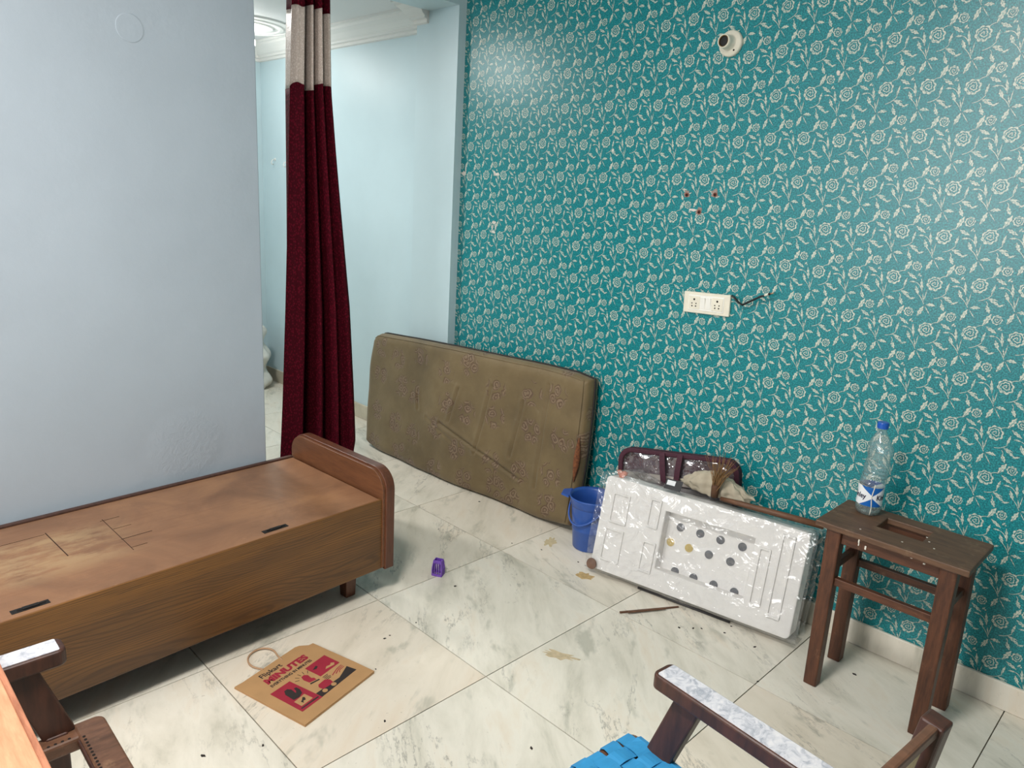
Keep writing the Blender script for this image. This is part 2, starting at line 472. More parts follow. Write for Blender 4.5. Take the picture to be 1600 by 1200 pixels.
# skirting
struct(MB().box(-.36, 4.2, -.012, 0, 0, .094).build('baseboard_right', M_marble, bevel=.003))
struct(MB().box(-2.75, -.70, .078, .09, 0, .1).build('baseboard_far', M_skirt, bevel=.003))
struct(MB().box(-2.75, -2.738, -2.7, .078, 0, .1).build('baseboard_far_end', M_skirt, bevel=.003))
struct(MB().box(-.71, -.35, -.062, -.05, 0, .094).build('baseboard_jamb', M_skirt, bevel=.003))

# ------------------------------------------------------------------ lamps
M_lampw = plain('lamp_white', lin(238, 236, 230), .35, .02)
lamp = empty('ceiling_lamp', (1.75, -2.5, 2.75), 0, 'round white ceiling lamp mounted above the marble floor', 'lamp')
MB().lathe([(.23, 0), (.24, -.01), (.24, -.04), (.225, -.045)], 40).build('housing', M_lampw, lamp, smooth=False)
MB().lathe([(.222, -.043), (.222, -.05), (.2, -.056), (.02, -.058)], 40).build('diffuser', emit('lamp_glow', (1, .97, .92, 1), 6), lamp)
ld = bpy.data.lights.new('ceiling_lamp_light', 'AREA'); ld.shape = 'DISK'; ld.size = .44; ld.energy = LAMP_POWER; ld.color = (1, .965, .92)
lo = bpy.data.objects.new('ceiling_lamp_light', ld); COL.objects.link(lo); lo.parent = lamp; lo.location = (0, 0, -.065)

ld = bpy.data.lights.new('window_daylight', 'AREA'); ld.shape = 'RECTANGLE'; ld.size = WX1 - WX0; ld.size_y = WZ1 - WZ0; ld.energy = DAY_POWER; ld.color = (1, .985, .965)
lo = bpy.data.objects.new('window_daylight', ld); COL.objects.link(lo); lo.location = ((WX0 + WX1) / 2, -4.9, (WZ0 + WZ1) / 2); lo.rotation_euler = (R(90), 0, 0)
bulb = empty('pendant_bulb', (-2.13, -.30, 2.486), 0, 'glowing round bulb hanging under the ceiling rosette beyond the curtain', 'lamp')
MB().tube([(0, 0, 0), (0, 0, -.04)], .012, 10).build('holder', M_lampw, bulb)
MB().lathe([(.012, -.04), (.03, -.055), (.043, -.08), (.045, -.1), (.035, -.125), (.012, -.138)], 24).build('glass_bulb', emit('bulb_glow', (1, .98, .94, 1), 18), bulb, smooth=True)
ld = bpy.data.lights.new('pendant_bulb_light', 'POINT'); ld.energy = FAR_POWER; ld.shadow_soft_size = .06; ld.color = (1, .98, .94)
lo = bpy.data.objects.new('pendant_bulb_light', ld); COL.objects.link(lo); lo.parent = bulb; lo.location = (0, -.15, -.2)

ring = empty('ceiling_lamp', (-1.35, -1.25, 2.5), 0, 'small round white ceiling lamp in the room beyond the curtain', 'lamp')
MB().lathe([(.13, 0), (.135, -.006), (.135, -.03), (.125, -.034)], 32).build('housing', M_lampw, ring)
MB().lathe([(.124, -.032), (.12, -.038), (.02, -.04)], 32).build('diffuser', emit('ring_glow', (1, .98, .95, 1), 6), ring)
ld = bpy.data.lights.new('far_lamp_light', 'AREA'); ld.shape = 'DISK'; ld.size = .24; ld.energy = 30; ld.color = (1, .985, .95)
lo = bpy.data.objects.new('far_lamp_light', ld); COL.objects.link(lo); lo.parent = ring; lo.location = (0, 0, -.05)

# ------------------------------------------------------------------ wooden box bed
M_lam = None
def laminate():
    m, t, b = newmat('oak_laminate'); o = t.obj()
    d = t.noise(t.scale(o, (4, .45, 3)), 1.4, 3, .5)
    v = t.vm('ADD', t.scale(o, (30, .9, 30)), t.comb(0, 0, t.math('MULTIPLY', d, 9.0)))
    wv = t.n('ShaderNodeTexWave', wave_type='BANDS', bands_direction='Z'); t.link(v, wv.inputs[0])
    wv.inputs['Scale'].default_value = 1.15; wv.inputs['Distortion'].default_value = 1.6; wv.inputs['Detail'].default_value = 3; wv.inputs['Detail Scale'].default_value = .9
    fine = t.noise(t.scale(o, (260, 5, 260)), 1, 4, .7)
    broad = t.noise(t.scale(o, (6, .6, 9)), 1, 3, .5)
    c = t.ramp(broad, [(.32, lin(82, 54, 28)), (.5, lin(102, 68, 32)), (.68, lin(126, 84, 36))])
    c = t.mix(t.math('MULTIPLY', t.smooth(wv.outputs['Fac'], .55, 1.0), .5), c, lin(56, 34, 16))
    c = t.mix(t.math('MULTIPLY', t.smooth(fine, .48, .66), .6), c, lin(62, 40, 20))
    t.link(c, b.inputs['Base Color']); b.inputs['Roughness'].default_value = .38
    return m
M_lam = laminate()
M_bedrim = wood('bed_rim_wood', lin(72, 40, 27), lin(102, 60, 40), (30, 30, 4), .35)
M_bedrim_h = wood('bed_panel_wood', lin(88, 54, 34), lin(114, 72, 45), (5, 40, 40), .38)
M_dark = plain('dark_stained_edge', lin(72, 46, 36), .5, .25, 60)
def lidmat():
    m, t, b = newmat('worn_plywood'); o = t.obj(); x, y, z = t.sep(o)
    n = t.noise(o, 4.2, 6, .62, .5); f = t.noise(t.scale(o, (60, 5, 20)), 1, 4, .6)
    c = t.ramp(n, [(.3, lin(116, 82, 58)), (.5, lin(138, 99, 70)), (.7, lin(158, 115, 80))])
    c = t.mix(t.math('MULTIPLY', t.smooth(f, .5, .7), .3), c, lin(122, 78, 50))
    # bare rubbed zone near the sawn hatch
    k = t.math('MULTIPLY', t.smooth(t.math('ADD', y, t.math('MULTIPLY', n, -.2)), -.8, -1.02), t.math('MULTIPLY', t.smooth(x, .13, .2), t.smooth(x, .5, .36)))
    c = t.mix(t.math('MULTIPLY', t.math('MULTIPLY', k, .75), t.smooth(t.noise(t.scale(o, (18, 6, 6)), 1, 5, .65), .38, .6)), c, lin(172, 142, 104))
    sc = t.smooth(t.noise(o, 26, 5, .7), .62, .78)
    c = t.mix(t.math('MULTIPLY', sc, .3), c, lin(184, 146, 110))
    t.link(c, b.inputs['Base Color']); b.inputs['Roughness'].default_value = .4
    t.link(t.bump(f, .12, .002), b.inputs['Normal'])
    return m
M_lid = lidmat()
bed = empty('box_bed', (-.012, -1.195, 0), R(3.2), 'low wooden storage bed with worn plywood top along the pale blue wall', 'bed')
BW, BL, ZB, ZT = .612, 1.9, .122, .405
MB().box(BW - .02, BW, -BL, .02, ZB, ZT).build('front_board', M_lam, bed, bevel=.002)
MB().box(0, .02, -BL, .0, ZB, ZT + .008).build('back_board', M_dark, bed, bevel=.003)
MB().box(.02, BW - .02, -BL, 0, ZB + .01, ZB + .025).build('base_panel', M_dark, bed)
lid = MB().box(.022, BW - .003, -BL, -.002, ZT - .015, ZT + .002).build('lid', M_lid, bed, bevel=.002)
def endpanel(y0, y1):
    pts = rrect(0, BW + .006, ZB + .005, ZT + .105, .075, 10, (0, 0, 1, 1))
    m = Matrix(((1, 0, 0, 0), (0, 0, 1, 0), (0, 1, 0, 0), (0, 0, 0, 1)))
    p = MB().prism(pts, y0 + .008, y1 - .008, m).build('end_panel', M_bedrim_h, bed, bevel=.002)
    pts2 = rrect(-.003, BW + .012, ZB - .004, ZT + .112, .08, 10, (0, 0, 1, 1))
    inner = rrect(.012, BW - .006, ZB - .004, ZT + .095, .062, 10, (0, 0, 1, 1))
    mb = MB(); bm = mb.bm
    for ya, yb in ((y0 + .02, y1),):
        lo_ = [bm.verts.new(m @ Vector((q[0], q[1], ya))) for q in pts2]; hi_ = [bm.verts.new(m @ Vector((q[0], q[1], yb))) for q in pts2]
        li = [bm.verts.new(m @ Vector((q[0], q[1], ya))) for q in inner]; hi2 = [bm.verts.new(m @ Vector((q[0], q[1], yb))) for q in inner]
        n = len(pts2)
        for k in range(n):
            j = (k + 1) % n
            bm.faces.new((lo_[k], lo_[j], hi_[j], hi_[k])); bm.faces.new((li[k], hi2[k], hi2[j], li[j]))
            bm.faces.new((lo_[k], li[k], li[j], lo_[j])); bm.faces.new((hi_[k], hi_[j], hi2[j], hi2[k]))
    mb.build('edge_band', M_bedrim, p, bevel=.003)
endpanel(-.002, .058)
endpanel(-BL - .058, -BL + .002)
for lx, ly in ((.05, -.09), (BW - .1, -.075), (.05, -BL + .07), (BW - .1, -BL + .07)):
    MB().bar((lx, ly, 0), (lx, ly, ZB + .012), .042, .042, (0, 1, 0), .052, .052).build('leg', M_bedrim, bed, bevel=.003)
M_iron = plain('blackened_iron', lin(34, 30, 28), .55, .3, 90, metal=.4)
for ly in (-.415, -1.13):
    lt = MB().box(BW - .045, BW - .022, ly - .045, ly + .045, ZT + .0005, ZT + .003).build('latch_plate', M_iron, bed, bevel=.001)
    MB().box(BW - .04, BW - .027, ly - .018, ly + .02, ZT + .002, ZT + .006).tube([(BW - .034, ly - .03, ZT + .004), (BW - .034, ly + .036, ZT + .004)], .0028, 6).build('latch_bolt', M_iron, lt)
# sawn lines of the hatch in the lid
M_crack = plain('saw_cut', lin(58, 34, 22), .9, .2, 80)
mb = MB()
def cut(x0, y0, x1, y1, w=.003): mb.bar((x0, y0, ZT + .0015), (x1, y1, ZT + .0015), w, .002)
cut(.14, -.965, .345, -.965); cut(.148, -.8, .43, -.81, .002); cut(.15, -.97, .15, -1.5, .002)
cut(.246, -.8, .246, -.745, .002); cut(.335, -.81, .335, -.715, .003); cut(.41, -.81, .41, -.76, .002); cut(.16, -.81, .16, -.75, .002)
mb.build('saw_cuts', M_crack, lid)

# ------------------------------------------------------------------ curtain
def curtain_mat(name, c1, c2, sheen=.5, rough=.4, sc=110):
    m, t, b = newmat(name); o = t.obj()
    v = t.n('ShaderNodeTexVoronoi', feature='F1'); t.link(t.scale(o, (1, 1.2, .8)), v.inputs['Vector']); v.inputs['Scale'].default_value = sc
    f = t.smooth(v.outputs['Distance'], .25, .5)
    t.link(t.mix(f, c2, c1), b.inputs['Base Color']); b.inputs['Roughness'].default_value = rough; b.inputs['Specular IOR Level'].default_value = .12
    b.inputs['Sheen Weight'].default_value = sheen; b.inputs['Sheen Roughness'].default_value = .4
    b.inputs['Sheen Tint'].default_value = c2
    t.link(t.bump(f, .3, .002), b.inputs['Normal'])
    return m
M_maroon = curtain_mat('maroon_satin', lin(62, 2, 16), lin(92, 7, 28), .0, .8)
M_silver = curtain_mat('silver_band', lin(186, 172, 162), lin(206, 194, 186), .2, .3, 160)
cur = empty('curtain', (-.16, -.974, 0), 0, 'maroon gathered curtain with a silver band hanging in the doorway', 'curtain')
ZK = [(2.585, -1.050, -.885), (2.2, -1.058, -.884), (1.9, -1.072, -.878), (1.5, -1.088, -.838), (1.0, -1.112, -.785), (.6, -1.134, -.762), (.36, -1.15, -.752), (.27, -1.15, -.768)]
def kf(z):
    for (za, la, ra), (zb, lb, rb) in zip(ZK, ZK[1:]):
        if z >= zb:
            k = (za - z) / (za - zb); return la + (lb - la) * k, ra + (rb - ra) * k
    return ZK[-1][1], ZK[-1][2]
FOLDS = [(0, .01), (.10, .028), (.22, .034), (.27, -.06), (.33, -.11), (.40, -.07), (.455, .03), (.49, .025), (.54, -.10), (.59, -.05), (.645, .042), (.68, .03), (.72, -.03), (.78, .005), (.88, .03), (1, .0)]
def fold(s, z):
    s = min(1, max(0, s + .012 * math.sin(z * 2.1 + s * 5)))
    for (a, xa), (b_, xb) in zip(FOLDS, FOLDS[1:]):
        if s <= b_ + 1e-9:
            k = (s - a) / (b_ - a); k = k * k * (3 - 2 * k); return xa + (xb - xa) * k
    return 0
def cpt(s, z):
    l, r_ = kf(z); wid = .8 + .35 * (2.3 - z) / 2
    return Vector((fold(s, z) * wid * 1.5, l + (r_ - l) * s + .95, z + .004 * math.sin(s * 23)))
def edge_lo(s): return 1.905 + .018 * s + .012 * math.sin(s * 11)
def edge_hi(s): return 2.212 - .012 * math.sin(s * 6 + 1) + (.0 if s < .55 else -.02)
for nm, f0, f1, nz, mt_ in (('header', edge_hi, lambda s: 2.585, 14, M_maroon), ('band', edge_lo, edge_hi, 14, M_silver), ('drape', lambda s: .275 - .0 * s, edge_lo, 60, M_maroon)):
    def fn(u, v, f0=f0, f1=f1): return cpt(u, f0(u) + (f1(u) - f0(u)) * v)
    MB().grid(fn, 110, nz).build(nm, mt_, cur, smooth=True, solid=.003)
    if nm == 'header':
        pass
rod = empty('curtain_rod', (-.16, -.65, 2.6), 0, 'thin metal rod carrying the maroon curtain across the doorway', 'curtain rod')
MB().tube([(0, -.636, 0), (0, .646, 0)], .011, 12).build('pole', plain('brushed_steel', lin(150, 150, 150), .35, .05, 40, metal=.9), rod, smooth=True)
for yy in (-.634, .642):
    MB().lathe([(.024, -.006), (.024, .006)], 16, Matrix.Translation((0, yy, 0)) @ Matrix.Rotation(R(90), 4, 'X')).build('end_cup', M_iron, rod)

# ------------------------------------------------------------------ leaning mattress
def matt_mat():
    m, t, b = newmat('olive_floral_cover'); o = t.obj(); x, y, z = t.sep(o)
    pw = t.noise(o, 26, 2, .5, 0, 'Color')
    p = t.vm('ADD', t.comb(x, z, 0), t.scale(t.vm('SUBTRACT', pw, (.5, .5, .5)), (.035, .035, 0)))
    v = t.n('ShaderNodeTexVoronoi', feature='F1', voronoi_dimensions='2D'); t.link(p, v.inputs['Vector']); v.inputs['Scale'].default_value = 5.2; v.inputs['Randomness'].default_value = .55
    d = v.outputs['Distance']
    # each cluster: little rings of blossoms round the cell centre
    v2 = t.n('ShaderNodeTexVoronoi', feature='F1', voronoi_dimensions='2D'); t.link(t.vm('ADD', p, (3.1, 1.7, 0)), v2.inputs['Vector']); v2.inputs['Scale'].default_value = 17.5; v2.inputs['Randomness'].default_value = .7
    d2 = t.math('ADD', v2.outputs['Distance'], t.math('MULTIPLY', t.noise(p, 45, 3), .2))
    rings = t.math('SINE', t.math('MULTIPLY', d2, 27))
    cl = t.smooth(d, .36, .27)
    inner = t.smooth(d2, .62, .5)
    k = t.math('MULTIPLY', t.math('MULTIPLY', cl, inner), t.math('MULTIPLY_ADD', t.smooth(rings, -.2, .5), .75, .25))
    n = t.noise(o, 3.5, 5, .6)
    base = t.ramp(n, [(.3, lin(92, 76, 48)), (.55, lin(112, 94, 62)), (.75, lin(126, 108, 76))])
    base = t.mix(t.math('MULTIPLY', k, .6), base, lin(84, 54, 46))
    hi = t.math('MULTIPLY', t.math('MULTIPLY', cl, inner), t.smooth(rings, -.3, -.8))
    base = t.mix(t.math('MULTIPLY', hi, .45), base, lin(156, 132, 114))
    dirt = t.smooth(t.noise(o, 17, 5, .7), .6, .75)
    base = t.mix(t.math('MULTIPLY', dirt, .25), base, lin(140, 124, 98))
    t.link(base, b.inputs['Base Color']); b.inputs['Roughness'].default_value = .62; b.inputs['Sheen Weight'].default_value = .15
    hh = t.math('ADD', t.math('MULTIPLY', k, -.5), t.noise(o, 7, 4, .6))
    t.link(t.bump(hh, .35, .012), b.inputs['Normal'])
    return m
M_matt = matt_mat()
M_pipe = plain('dark_piping', lin(28, 24, 22), .6, .2, 60)
mat_root = empty('mattress', (-.1, -.1, 0), 0, 'olive brown floral mattress leaning on the teal wallpaper beside the doorway', 'mattress')
XL, XR = -.925, .69
def ztop(s):
    K = [(0, .672), (.04, .70), (.2, .716), (.45, .738), (.7, .745), (.94, .752), (1, .74)]
    for (a, za), (b_, zb) in zip(K, K[1:]):
        if s <= b_ + 1e-9: k = (s - a) / (b_ - a); return za + (zb - za) * k
    return K[-1][1]
def zbot(s): return .003 + .035 * max(0, (s - .8) / .2) ** 2 + .02 * max(0, (.12 - s) / .12) ** 2
CREASE = [((.43, .43), (.78, .22), .010), ((.50, .72), (.47, .46), .007), ((.77, .75), (.74, .35), .007), ((.64, .80), (.60, .30), .007), ((.36, .44), (.52, .30), .005), ((.86, .9), (.85, .2), .006), ((.30, .62), (.31, .48), .006)]
def seg_d(p, a, b_):
    ax, ay = a; bx, by = b_; dx, dy = bx - ax, by - ay
    k = max(0, min(1, ((p[0] - ax) * dx * 5 + (p[1] - ay) * dy) / (dx * dx * 5 + dy * dy)))
    return math.hypot((p[0] - ax - k * dx) * 2.2, p[1] - ay - k * dy)
def msurf(off):
    """closed loop cross-section: u runs round the thickness, v along the length"""
    pass
NX, NZ = 220, 100
def mpoint(s, t_, side):
    """side -1 front, +1 back"""
    x = XL + (XR - XL) * s
    z0, z1 = zbot(s), ztop(s)
    # outline rounding at the corners
    rx = .055
    z = z0 + (z1 - z0) * t_
    bow = -.02 * math.sin(math.pi * t_) * (1 - s) ** 3 + .012 * math.sin(math.pi * t_) * s ** 6
    e = min(s * 1.6, (1 - s) * 1.6, t_ * .72, (1 - t_) * .72)
    k = min(1, e / .05); k = math.sqrt(max(0, 1 - (1 - k) ** 2))
    ks = max(0, min(1, (.85 - s) / .45)); cy_ = -.112 + .058 * t_ - .056 * ks * ks * (3 - 2 * ks)
    th = .052 * (.45 + .55 * k) + .008 * noise.noise(Vector((x * 3, z * 3, side * 4)))
    y = cy_ + side * th
    if side < 0:
        for a, b_, dp in CREASE:
            d = seg_d((s, t_), a, b_)
            y += dp * math.exp(-(d / .007) ** 2) - dp * .5 * math.exp(-((d - .022) / .014) ** 2)
        y += .006 * noise.noise(Vector((x * 6, 3, z * 6)))
    y = min(y, -.004)
    # round the silhouette corners
    dz = .03 * max(0, 1 - s / .03) ** 2 * (1 if t_ > .5 else -.4) * abs(t_ - .5) * 2
    return Vector((x + bow + .1, y + .1, max(.001, z - dz)))
mb = MB(); bm = mb.bm
front = [[bm.verts.new(mpoint(i / NX, j / NZ, -1)) for i in range(NX + 1)] for j in range(NZ + 1)]
for j in range(NZ):
    for i in range(NX): bm.faces.new((front[j][i], front[j][i + 1], front[j + 1][i + 1], front[j + 1][i]))
back = [[bm.verts.new(mpoint(i / NX, j / NZ, 1)) for i in range(NX + 1)] for j in range(NZ + 1)]
for j in range(NZ):
    for i in range(NX): bm.faces.new((back[j][i + 1], back[j][i], back[j + 1][i], back[j + 1][i + 1]))
for i in range(NX):
    bm.faces.new((front[0][i + 1], front[0][i], back[0][i], back[0][i + 1]))
    bm.faces.new((front[NZ][i], front[NZ][i + 1], back[NZ][i + 1], back[NZ][i]))
for j in range(NZ):
    bm.faces.new((front[j][0], front[j + 1][0], back[j + 1][0], back[j][0]))
    bm.faces.new((front[j + 1][NX], front[j][NX], back[j][NX], back[j + 1][NX]))
cover = mb.build('cover', M_matt, mat_root, smooth=True)
# black zip line along the top and down the right end
path = [mpoint(i / 60, 1, -1) * .4 + mpoint(i / 60, 1, 1) * .6 + Vector((0, 0, .002)) for i in range(2, 61)] + \
       [mpoint(1, 1 - i / 30, -1) * .35 + mpoint(1, 1 - i / 30, 1) * .65 + Vector((.002, 0, 0)) for i in range(1, 30)]
MB().tube(path, .005, 6).build('zip', M_pipe, mat_root, smooth=True)
seam = [mpoint(i / 60, .985, -1) + Vector((0, -.001, 0)) for i in range(1, 60)] + [mpoint(.985, 1 - i / 30, -1) + Vector((0, -.001, 0)) for i in range(1, 30)]
MB().tube(seam, .004, 6).build('seam_piping', M_matt, mat_root, smooth=True)
# ragged split showing the coir filling at the right end
m_coir = plain('coir_filling', lin(112, 66, 38), .9, .45, 90, bump=.8)
tear = [mpoint(.985, .62 - .3 * k / 10, -1) + Vector((.012, -.002, 0)) for k in range(11)]
MB().tube(tear, [.002 + .014 * math.sin(math.pi * k / 10) for k in range(11)], 8).build('split_filling', m_coir, mat_root, smooth=True)

# ------------------------------------------------------------------ wooden stool
M_stool = wood('stool_wood', lin(56, 30, 18), lin(98, 58, 36), (40, 40, 5), .5, lin(132, 100, 74), .36, .5, .3)
M_stooltop = wood('stool_top_wood', lin(70, 48, 34), lin(108, 78, 56), (5, 50, 50), .55, lin(132, 106, 82), .4, .5, .3)
M_fleck = plain('paint_fleck', lin(226, 220, 208), .7, .05)
stool = empty('stool', (2.11, -.25, 0), 0, 'small worn brown wooden stool with a rectangular slot in its top', 'stool')
sx0, sx1, sy0, sy1, SH = -.222, .218, -.138, .128, .58
mb = MB(); bm = mb.bm
hx0, hx1, hy0, hy1 = -.072, .062, -.03, .070
xs, ys = [sx0, hx0, hx1, sx1], [sy0, hy0, hy1, sy1]
for zz, flip in ((SH, False), (SH - .02, True)):
    pass
gridv = {}
for k, zz in enumerate((SH - .02, SH)):
    for i, x in enumerate(xs):
        for j, y in enumerate(ys): gridv[i, j, k] = bm.verts.new((x, y, zz))
for k in (0, 1):
    for i in range(3):
        for j in range(3):
            if i == 1 and j == 1: continue
            q = [gridv[i, j, k], gridv[i + 1, j, k], gridv[i + 1, j + 1, k], gridv[i, j + 1, k]]
            bm.faces.new(q if k else q[::-1])
for (a, b_) in [((i, 0), (i + 1, 0)) for i in range(3)] + [((3, j), (3, j + 1)) for j in range(3)] + [((i + 1, 3), (i, 3)) for i in range(3)] + [((0, j + 1), (0, j)) for j in range(3)] + \
        [((2, 1), (1, 1)), ((2, 2), (2, 1)), ((1, 2), (2, 2)), ((1, 1), (1, 2))]:
    bm.faces.new((gridv[a[0], a[1], 0], gridv[b_[0], b_[1], 0], gridv[b_[0], b_[1], 1], gridv[a[0], a[1], 1]))
top = mb.build('top', M_stooltop, stool, bevel=.003)
LEGS = {}
for nm, fx, fy in (('fl', -.158, -.108), ('fr', .168, -.1), ('bl', -.162, .098), ('br', .178, .1)):
    tx = -.165 if fx < 0 else .165; ty = -.105 if fy < 0 else .095
    LEGS[nm] = (Vector((fx, fy, 0)), Vector((tx, ty, SH - .02)))
    MB().bar(LEGS[nm][0], LEGS[nm][1], .042, .042, (0, 1, 0), .046, .046).build('leg', M_stool, stool, bevel=.004)
def on(nm, z): a, b_ = LEGS[nm]; return a + (b_ - a) * (z / (SH - .02))
M_rail = wood('stool_rail_wood', lin(56, 30, 18), lin(98, 58, 36), (5, 40, 40), .5, lin(132, 100, 74), .36, .5, .3)
for a, b_ in (('fl', 'fr'), ('bl', 'br')):
    sh = Vector((0, 0, 0))
    MB().bar(on(a, .54), on(b_, .54), .02, .045, (0, 0, 1)).build('apron', M_rail, stool, bevel=.002)
for a, b_ in (('fl', 'bl'), ('fr', 'br')):
    MB().bar(on(a, .538), on(b_, .538), .02, .045, (0, 0, 1)).build('apron', M_rail, stool, bevel=.002)
MB().bar(on('fl', .385), on('fr', .385), .02, .026, (0, 0, 1)).build('stretcher', M_rail, stool, bevel=.002)
MB().bar(on('bl', .385), on('br', .385), .02, .026, (0, 0, 1)).build('stretcher', M_rail, stool, bevel=.002)
MB().bar(on('fl', .42), on('bl', .42), .018, .026, (0, 0, 1)).build('stretcher', M_rail, stool, bevel=.002)
MB().bar(on('fr', .42), on('br', .42), .018, .026, (0, 0, 1)).build('stretcher', M_rail, stool, bevel=.002)
random.seed(4)
mb = MB()
for x, z, w_, h in ((-.085, .562, .004, .010), (-.09, .545, .003, .012), (-.07, .54, .005, .012), (.06, .555, .005, .004), (.095, .55, .006, .004), (.145, .548, .005, .007)):
    mb.box(x, x + w_, sy0 - .0012 if z > .558 else -.118, (sy0 + .001) if z > .558 else -.1135, z - h, z)
for x, y in ((.06, .01), (.075, -.02), (.1, -.06), (.02, -.09), (-.1, -.1)):
    mb.box(x, x + .005, y, y + .003, SH - .0005, SH + .0008)
mb.build('paint_flecks', M_fleck, top)['kind'] = 'stuff'

# ------------------------------------------------------------------ water bottle
bot = empty('water_bottle', (1.974, -.188, SH), R(0), 'clear plastic water bottle with blue cap and label standing on the stool', 'bottle')
M_pet = clear('bottle_plastic', (.93, .97, .97, 1), .08, .08, .25, 30, .07)
prof = [(.012, .004), (.030, .0), (.037, .006), (.039, .02), (.0385, .034), (.0385, .098), (.0395, .102)]
z = .108
while z < .172:
    prof += [(.0395, z), (.0378, z + .004), (.0372, z + .006), (.0395, z + .011)]; z += .0135
prof += [(.0385, .18), (.036, .19), (.038, .2), (.041, .21), (.0415, .222), (.038, .235), (.031, .25), (.023, .264), (.0165, .276), (.0145, .283), (.0145, .29), (.0165, .291), (.0165, .293), (.014, .294), (.014, .306)]
def dent(p, a):
    # crumpled body: leans a little and is pressed in on one side
    k = math.sin(min(1, max(0, (p.z - .1) / .18)) * math.pi)
    f_ = 1 - .16 * k * max(0, math.cos(a - 3.9)) ** 2 + .05 * k * math.cos(2 * a + 1)
    n_ = noise.noise(Vector((p.x * 40, p.y * 40, p.z * 30))) * .0022 * (1 if .1 < p.z < .25 else .2)
    return Vector((p.x * f_ + n_ + .004 * k, p.y * f_ + n_, p.z))
MB().lathe(prof, 40, fn=dent, cap1=False).build('body', M_pet, bot, smooth=True)
M_cap = plain('blue_cap', lin(22, 84, 178), .35, .05)
MB().lathe([(.0172, .292), (.0172, .309), (.016, .312), (.004, .3125)], 28).build('cap', M_cap, bot, smooth=False, bevel=.0006)
MB().lathe([(.003, .001), (.034, .003), (.0375, .012), (.038, .018), (.004, .0182)], 32).build('water', clear('water_rest', (.95, .98, .98, 1), .06, .02), bot, smooth=True)
def labelmat():
    m, t, b = newmat('bottle_label'); o = t.obj(); x, y, z = t.sep(o)
    th = t.math('ARCTAN2', y, x)
    # blue lens shapes meeting a white waist
    fr_ = t.math('FRACT', t.math('ADD', t.math('MULTIPLY', th, 1 / math.pi), 62 / 180 + .5 + 1))
    a = t.math('MULTIPLY', t.math('ABSOLUTE', t.math('SUBTRACT', fr_, .5)), 2)
    h = t.math('ABSOLUTE', t.math('SUBTRACT', z, .066))
    f = t.math('SUBTRACT', h, t.math('MULTIPLY_ADD', t.math('POWER', a, .9), .044, .003))
    k = t.smooth(f, -.0005, .0005)
    c = t.mix(k, lin(236, 238, 240), lin(16, 96, 176))
    t.link(c, b.inputs['Base Color']); b.inputs['Roughness'].default_value = .3
    return m
lab = MB().lathe([(.0392, .034), (.0392, .099)], 48, cap0=False, cap1=False).build('label', labelmat(), bot, smooth=True)
def text_mesh(body, size, bold=0, extr=0):
    cu = bpy.data.curves.new('txt', 'FONT'); cu.body = body; cu.size = size; cu.offset = bold; cu.extrude = extr; cu.resolution_u = 3
    cu.align_x = 'LEFT'; cu.align_y = 'BOTTOM_BASELINE'
    ob = bpy.data.objects.new('txt', cu); COL.objects.link(ob)
    dg = bpy.context.evaluated_depsgraph_get(); dg.update()
    me = bpy.data.meshes.new_from_object(ob.evaluated_get(dg)); bpy.data.objects.remove(ob); bpy.data.curves.remove(cu)
    return me
def put_text(name, body, size, mat, parent, fn, bold=0, width=None, shear=0):
    me = text_mesh(body, size, bold); me.name = name
    xs_ = [v.co.x for v in me.vertices]; x0, x1 = min(xs_), max(xs_)
    sc = (width / (x1 - x0)) if width else 1
    for v in me.vertices: v.co = fn((v.co.x - x0) * sc + shear * v.co.y, v.co.y)
    me.materials.clear(); me.materials.append(mat)
    o = bpy.data.objects.new(name, me); COL.objects.link(o); o.parent = parent; return o
M_navy = plain('label_navy', lin(24, 28, 60), .4, .05)
def bend(a0, z0):
    def f(x, y): a = a0 + x / .0396; return Vector((.0398 * math.cos(a), .0398 * math.sin(a), z0 + y))
    return f
for a0 in (R(196), R(318)):
    put_text('label_lettering', 'Kinley', .024, M_navy, lab, bend(a0, .058), .0006, .052)
MB().lathe([(.0402, .0), (.0402, .11)], 4).bm.free()
drip = [(.0398 * math.cos(R(-62 + 3 * math.sin(k))), .0398 * math.sin(R(-62 + 3 * math.sin(k))), .006 + .013 * k) for k in range(9)]
MB().tube(drip, [.0012 + .0008 * math.sin(k * 1.7) ** 2 for k in range(9)], 6).build('paint_drip', M_fleck, bot, smooth=True)

# ------------------------------------------------------------------ styrofoam block in plastic film
M_foam = plain('white_styrofoam', lin(236, 234, 232), .75, .03, 40, bump=.25, bscale=220)
FP = Vector((.985, -.358, .004)); fu = Vector((.806, .135, 0)).normalized(); nh = Vector((-fu.y, fu.x, 0))
ln = R(12.5); fv = Vector((0, 0, math.cos(ln))) + nh * math.sin(ln); fwd = nh * math.cos(ln) - Vector((0, 0, math.sin(ln)))
FL, FH, FT = .83, .4, .10
FP += Vector((0, 0, FT * math.sin(ln)))
FM = Matrix((fu, fv, fwd)).transposed().to_4x4(); FM.translation = FP
foam = empty('styrofoam_block', (0, 0, 0), 0, 'white styrofoam packing block with round holes leaning on the teal wall', 'packing foam')
foam.matrix_world = FM
def st(a, b_): return a * FL, (1 - b_) * FH
wx0, wy1 = st(.34, .19); wx1, wy0 = st(.775, .79)
mb = MB()
mb.prism(rrect(0, FL, 0, FH, .02, 5), .055, FT)
mb.build('back_slab', M_foam, foam, bevel=.006)
mb = MB(); bm = mb.bm
outer = rrect(0, FL, 0, FH, .02, 5)
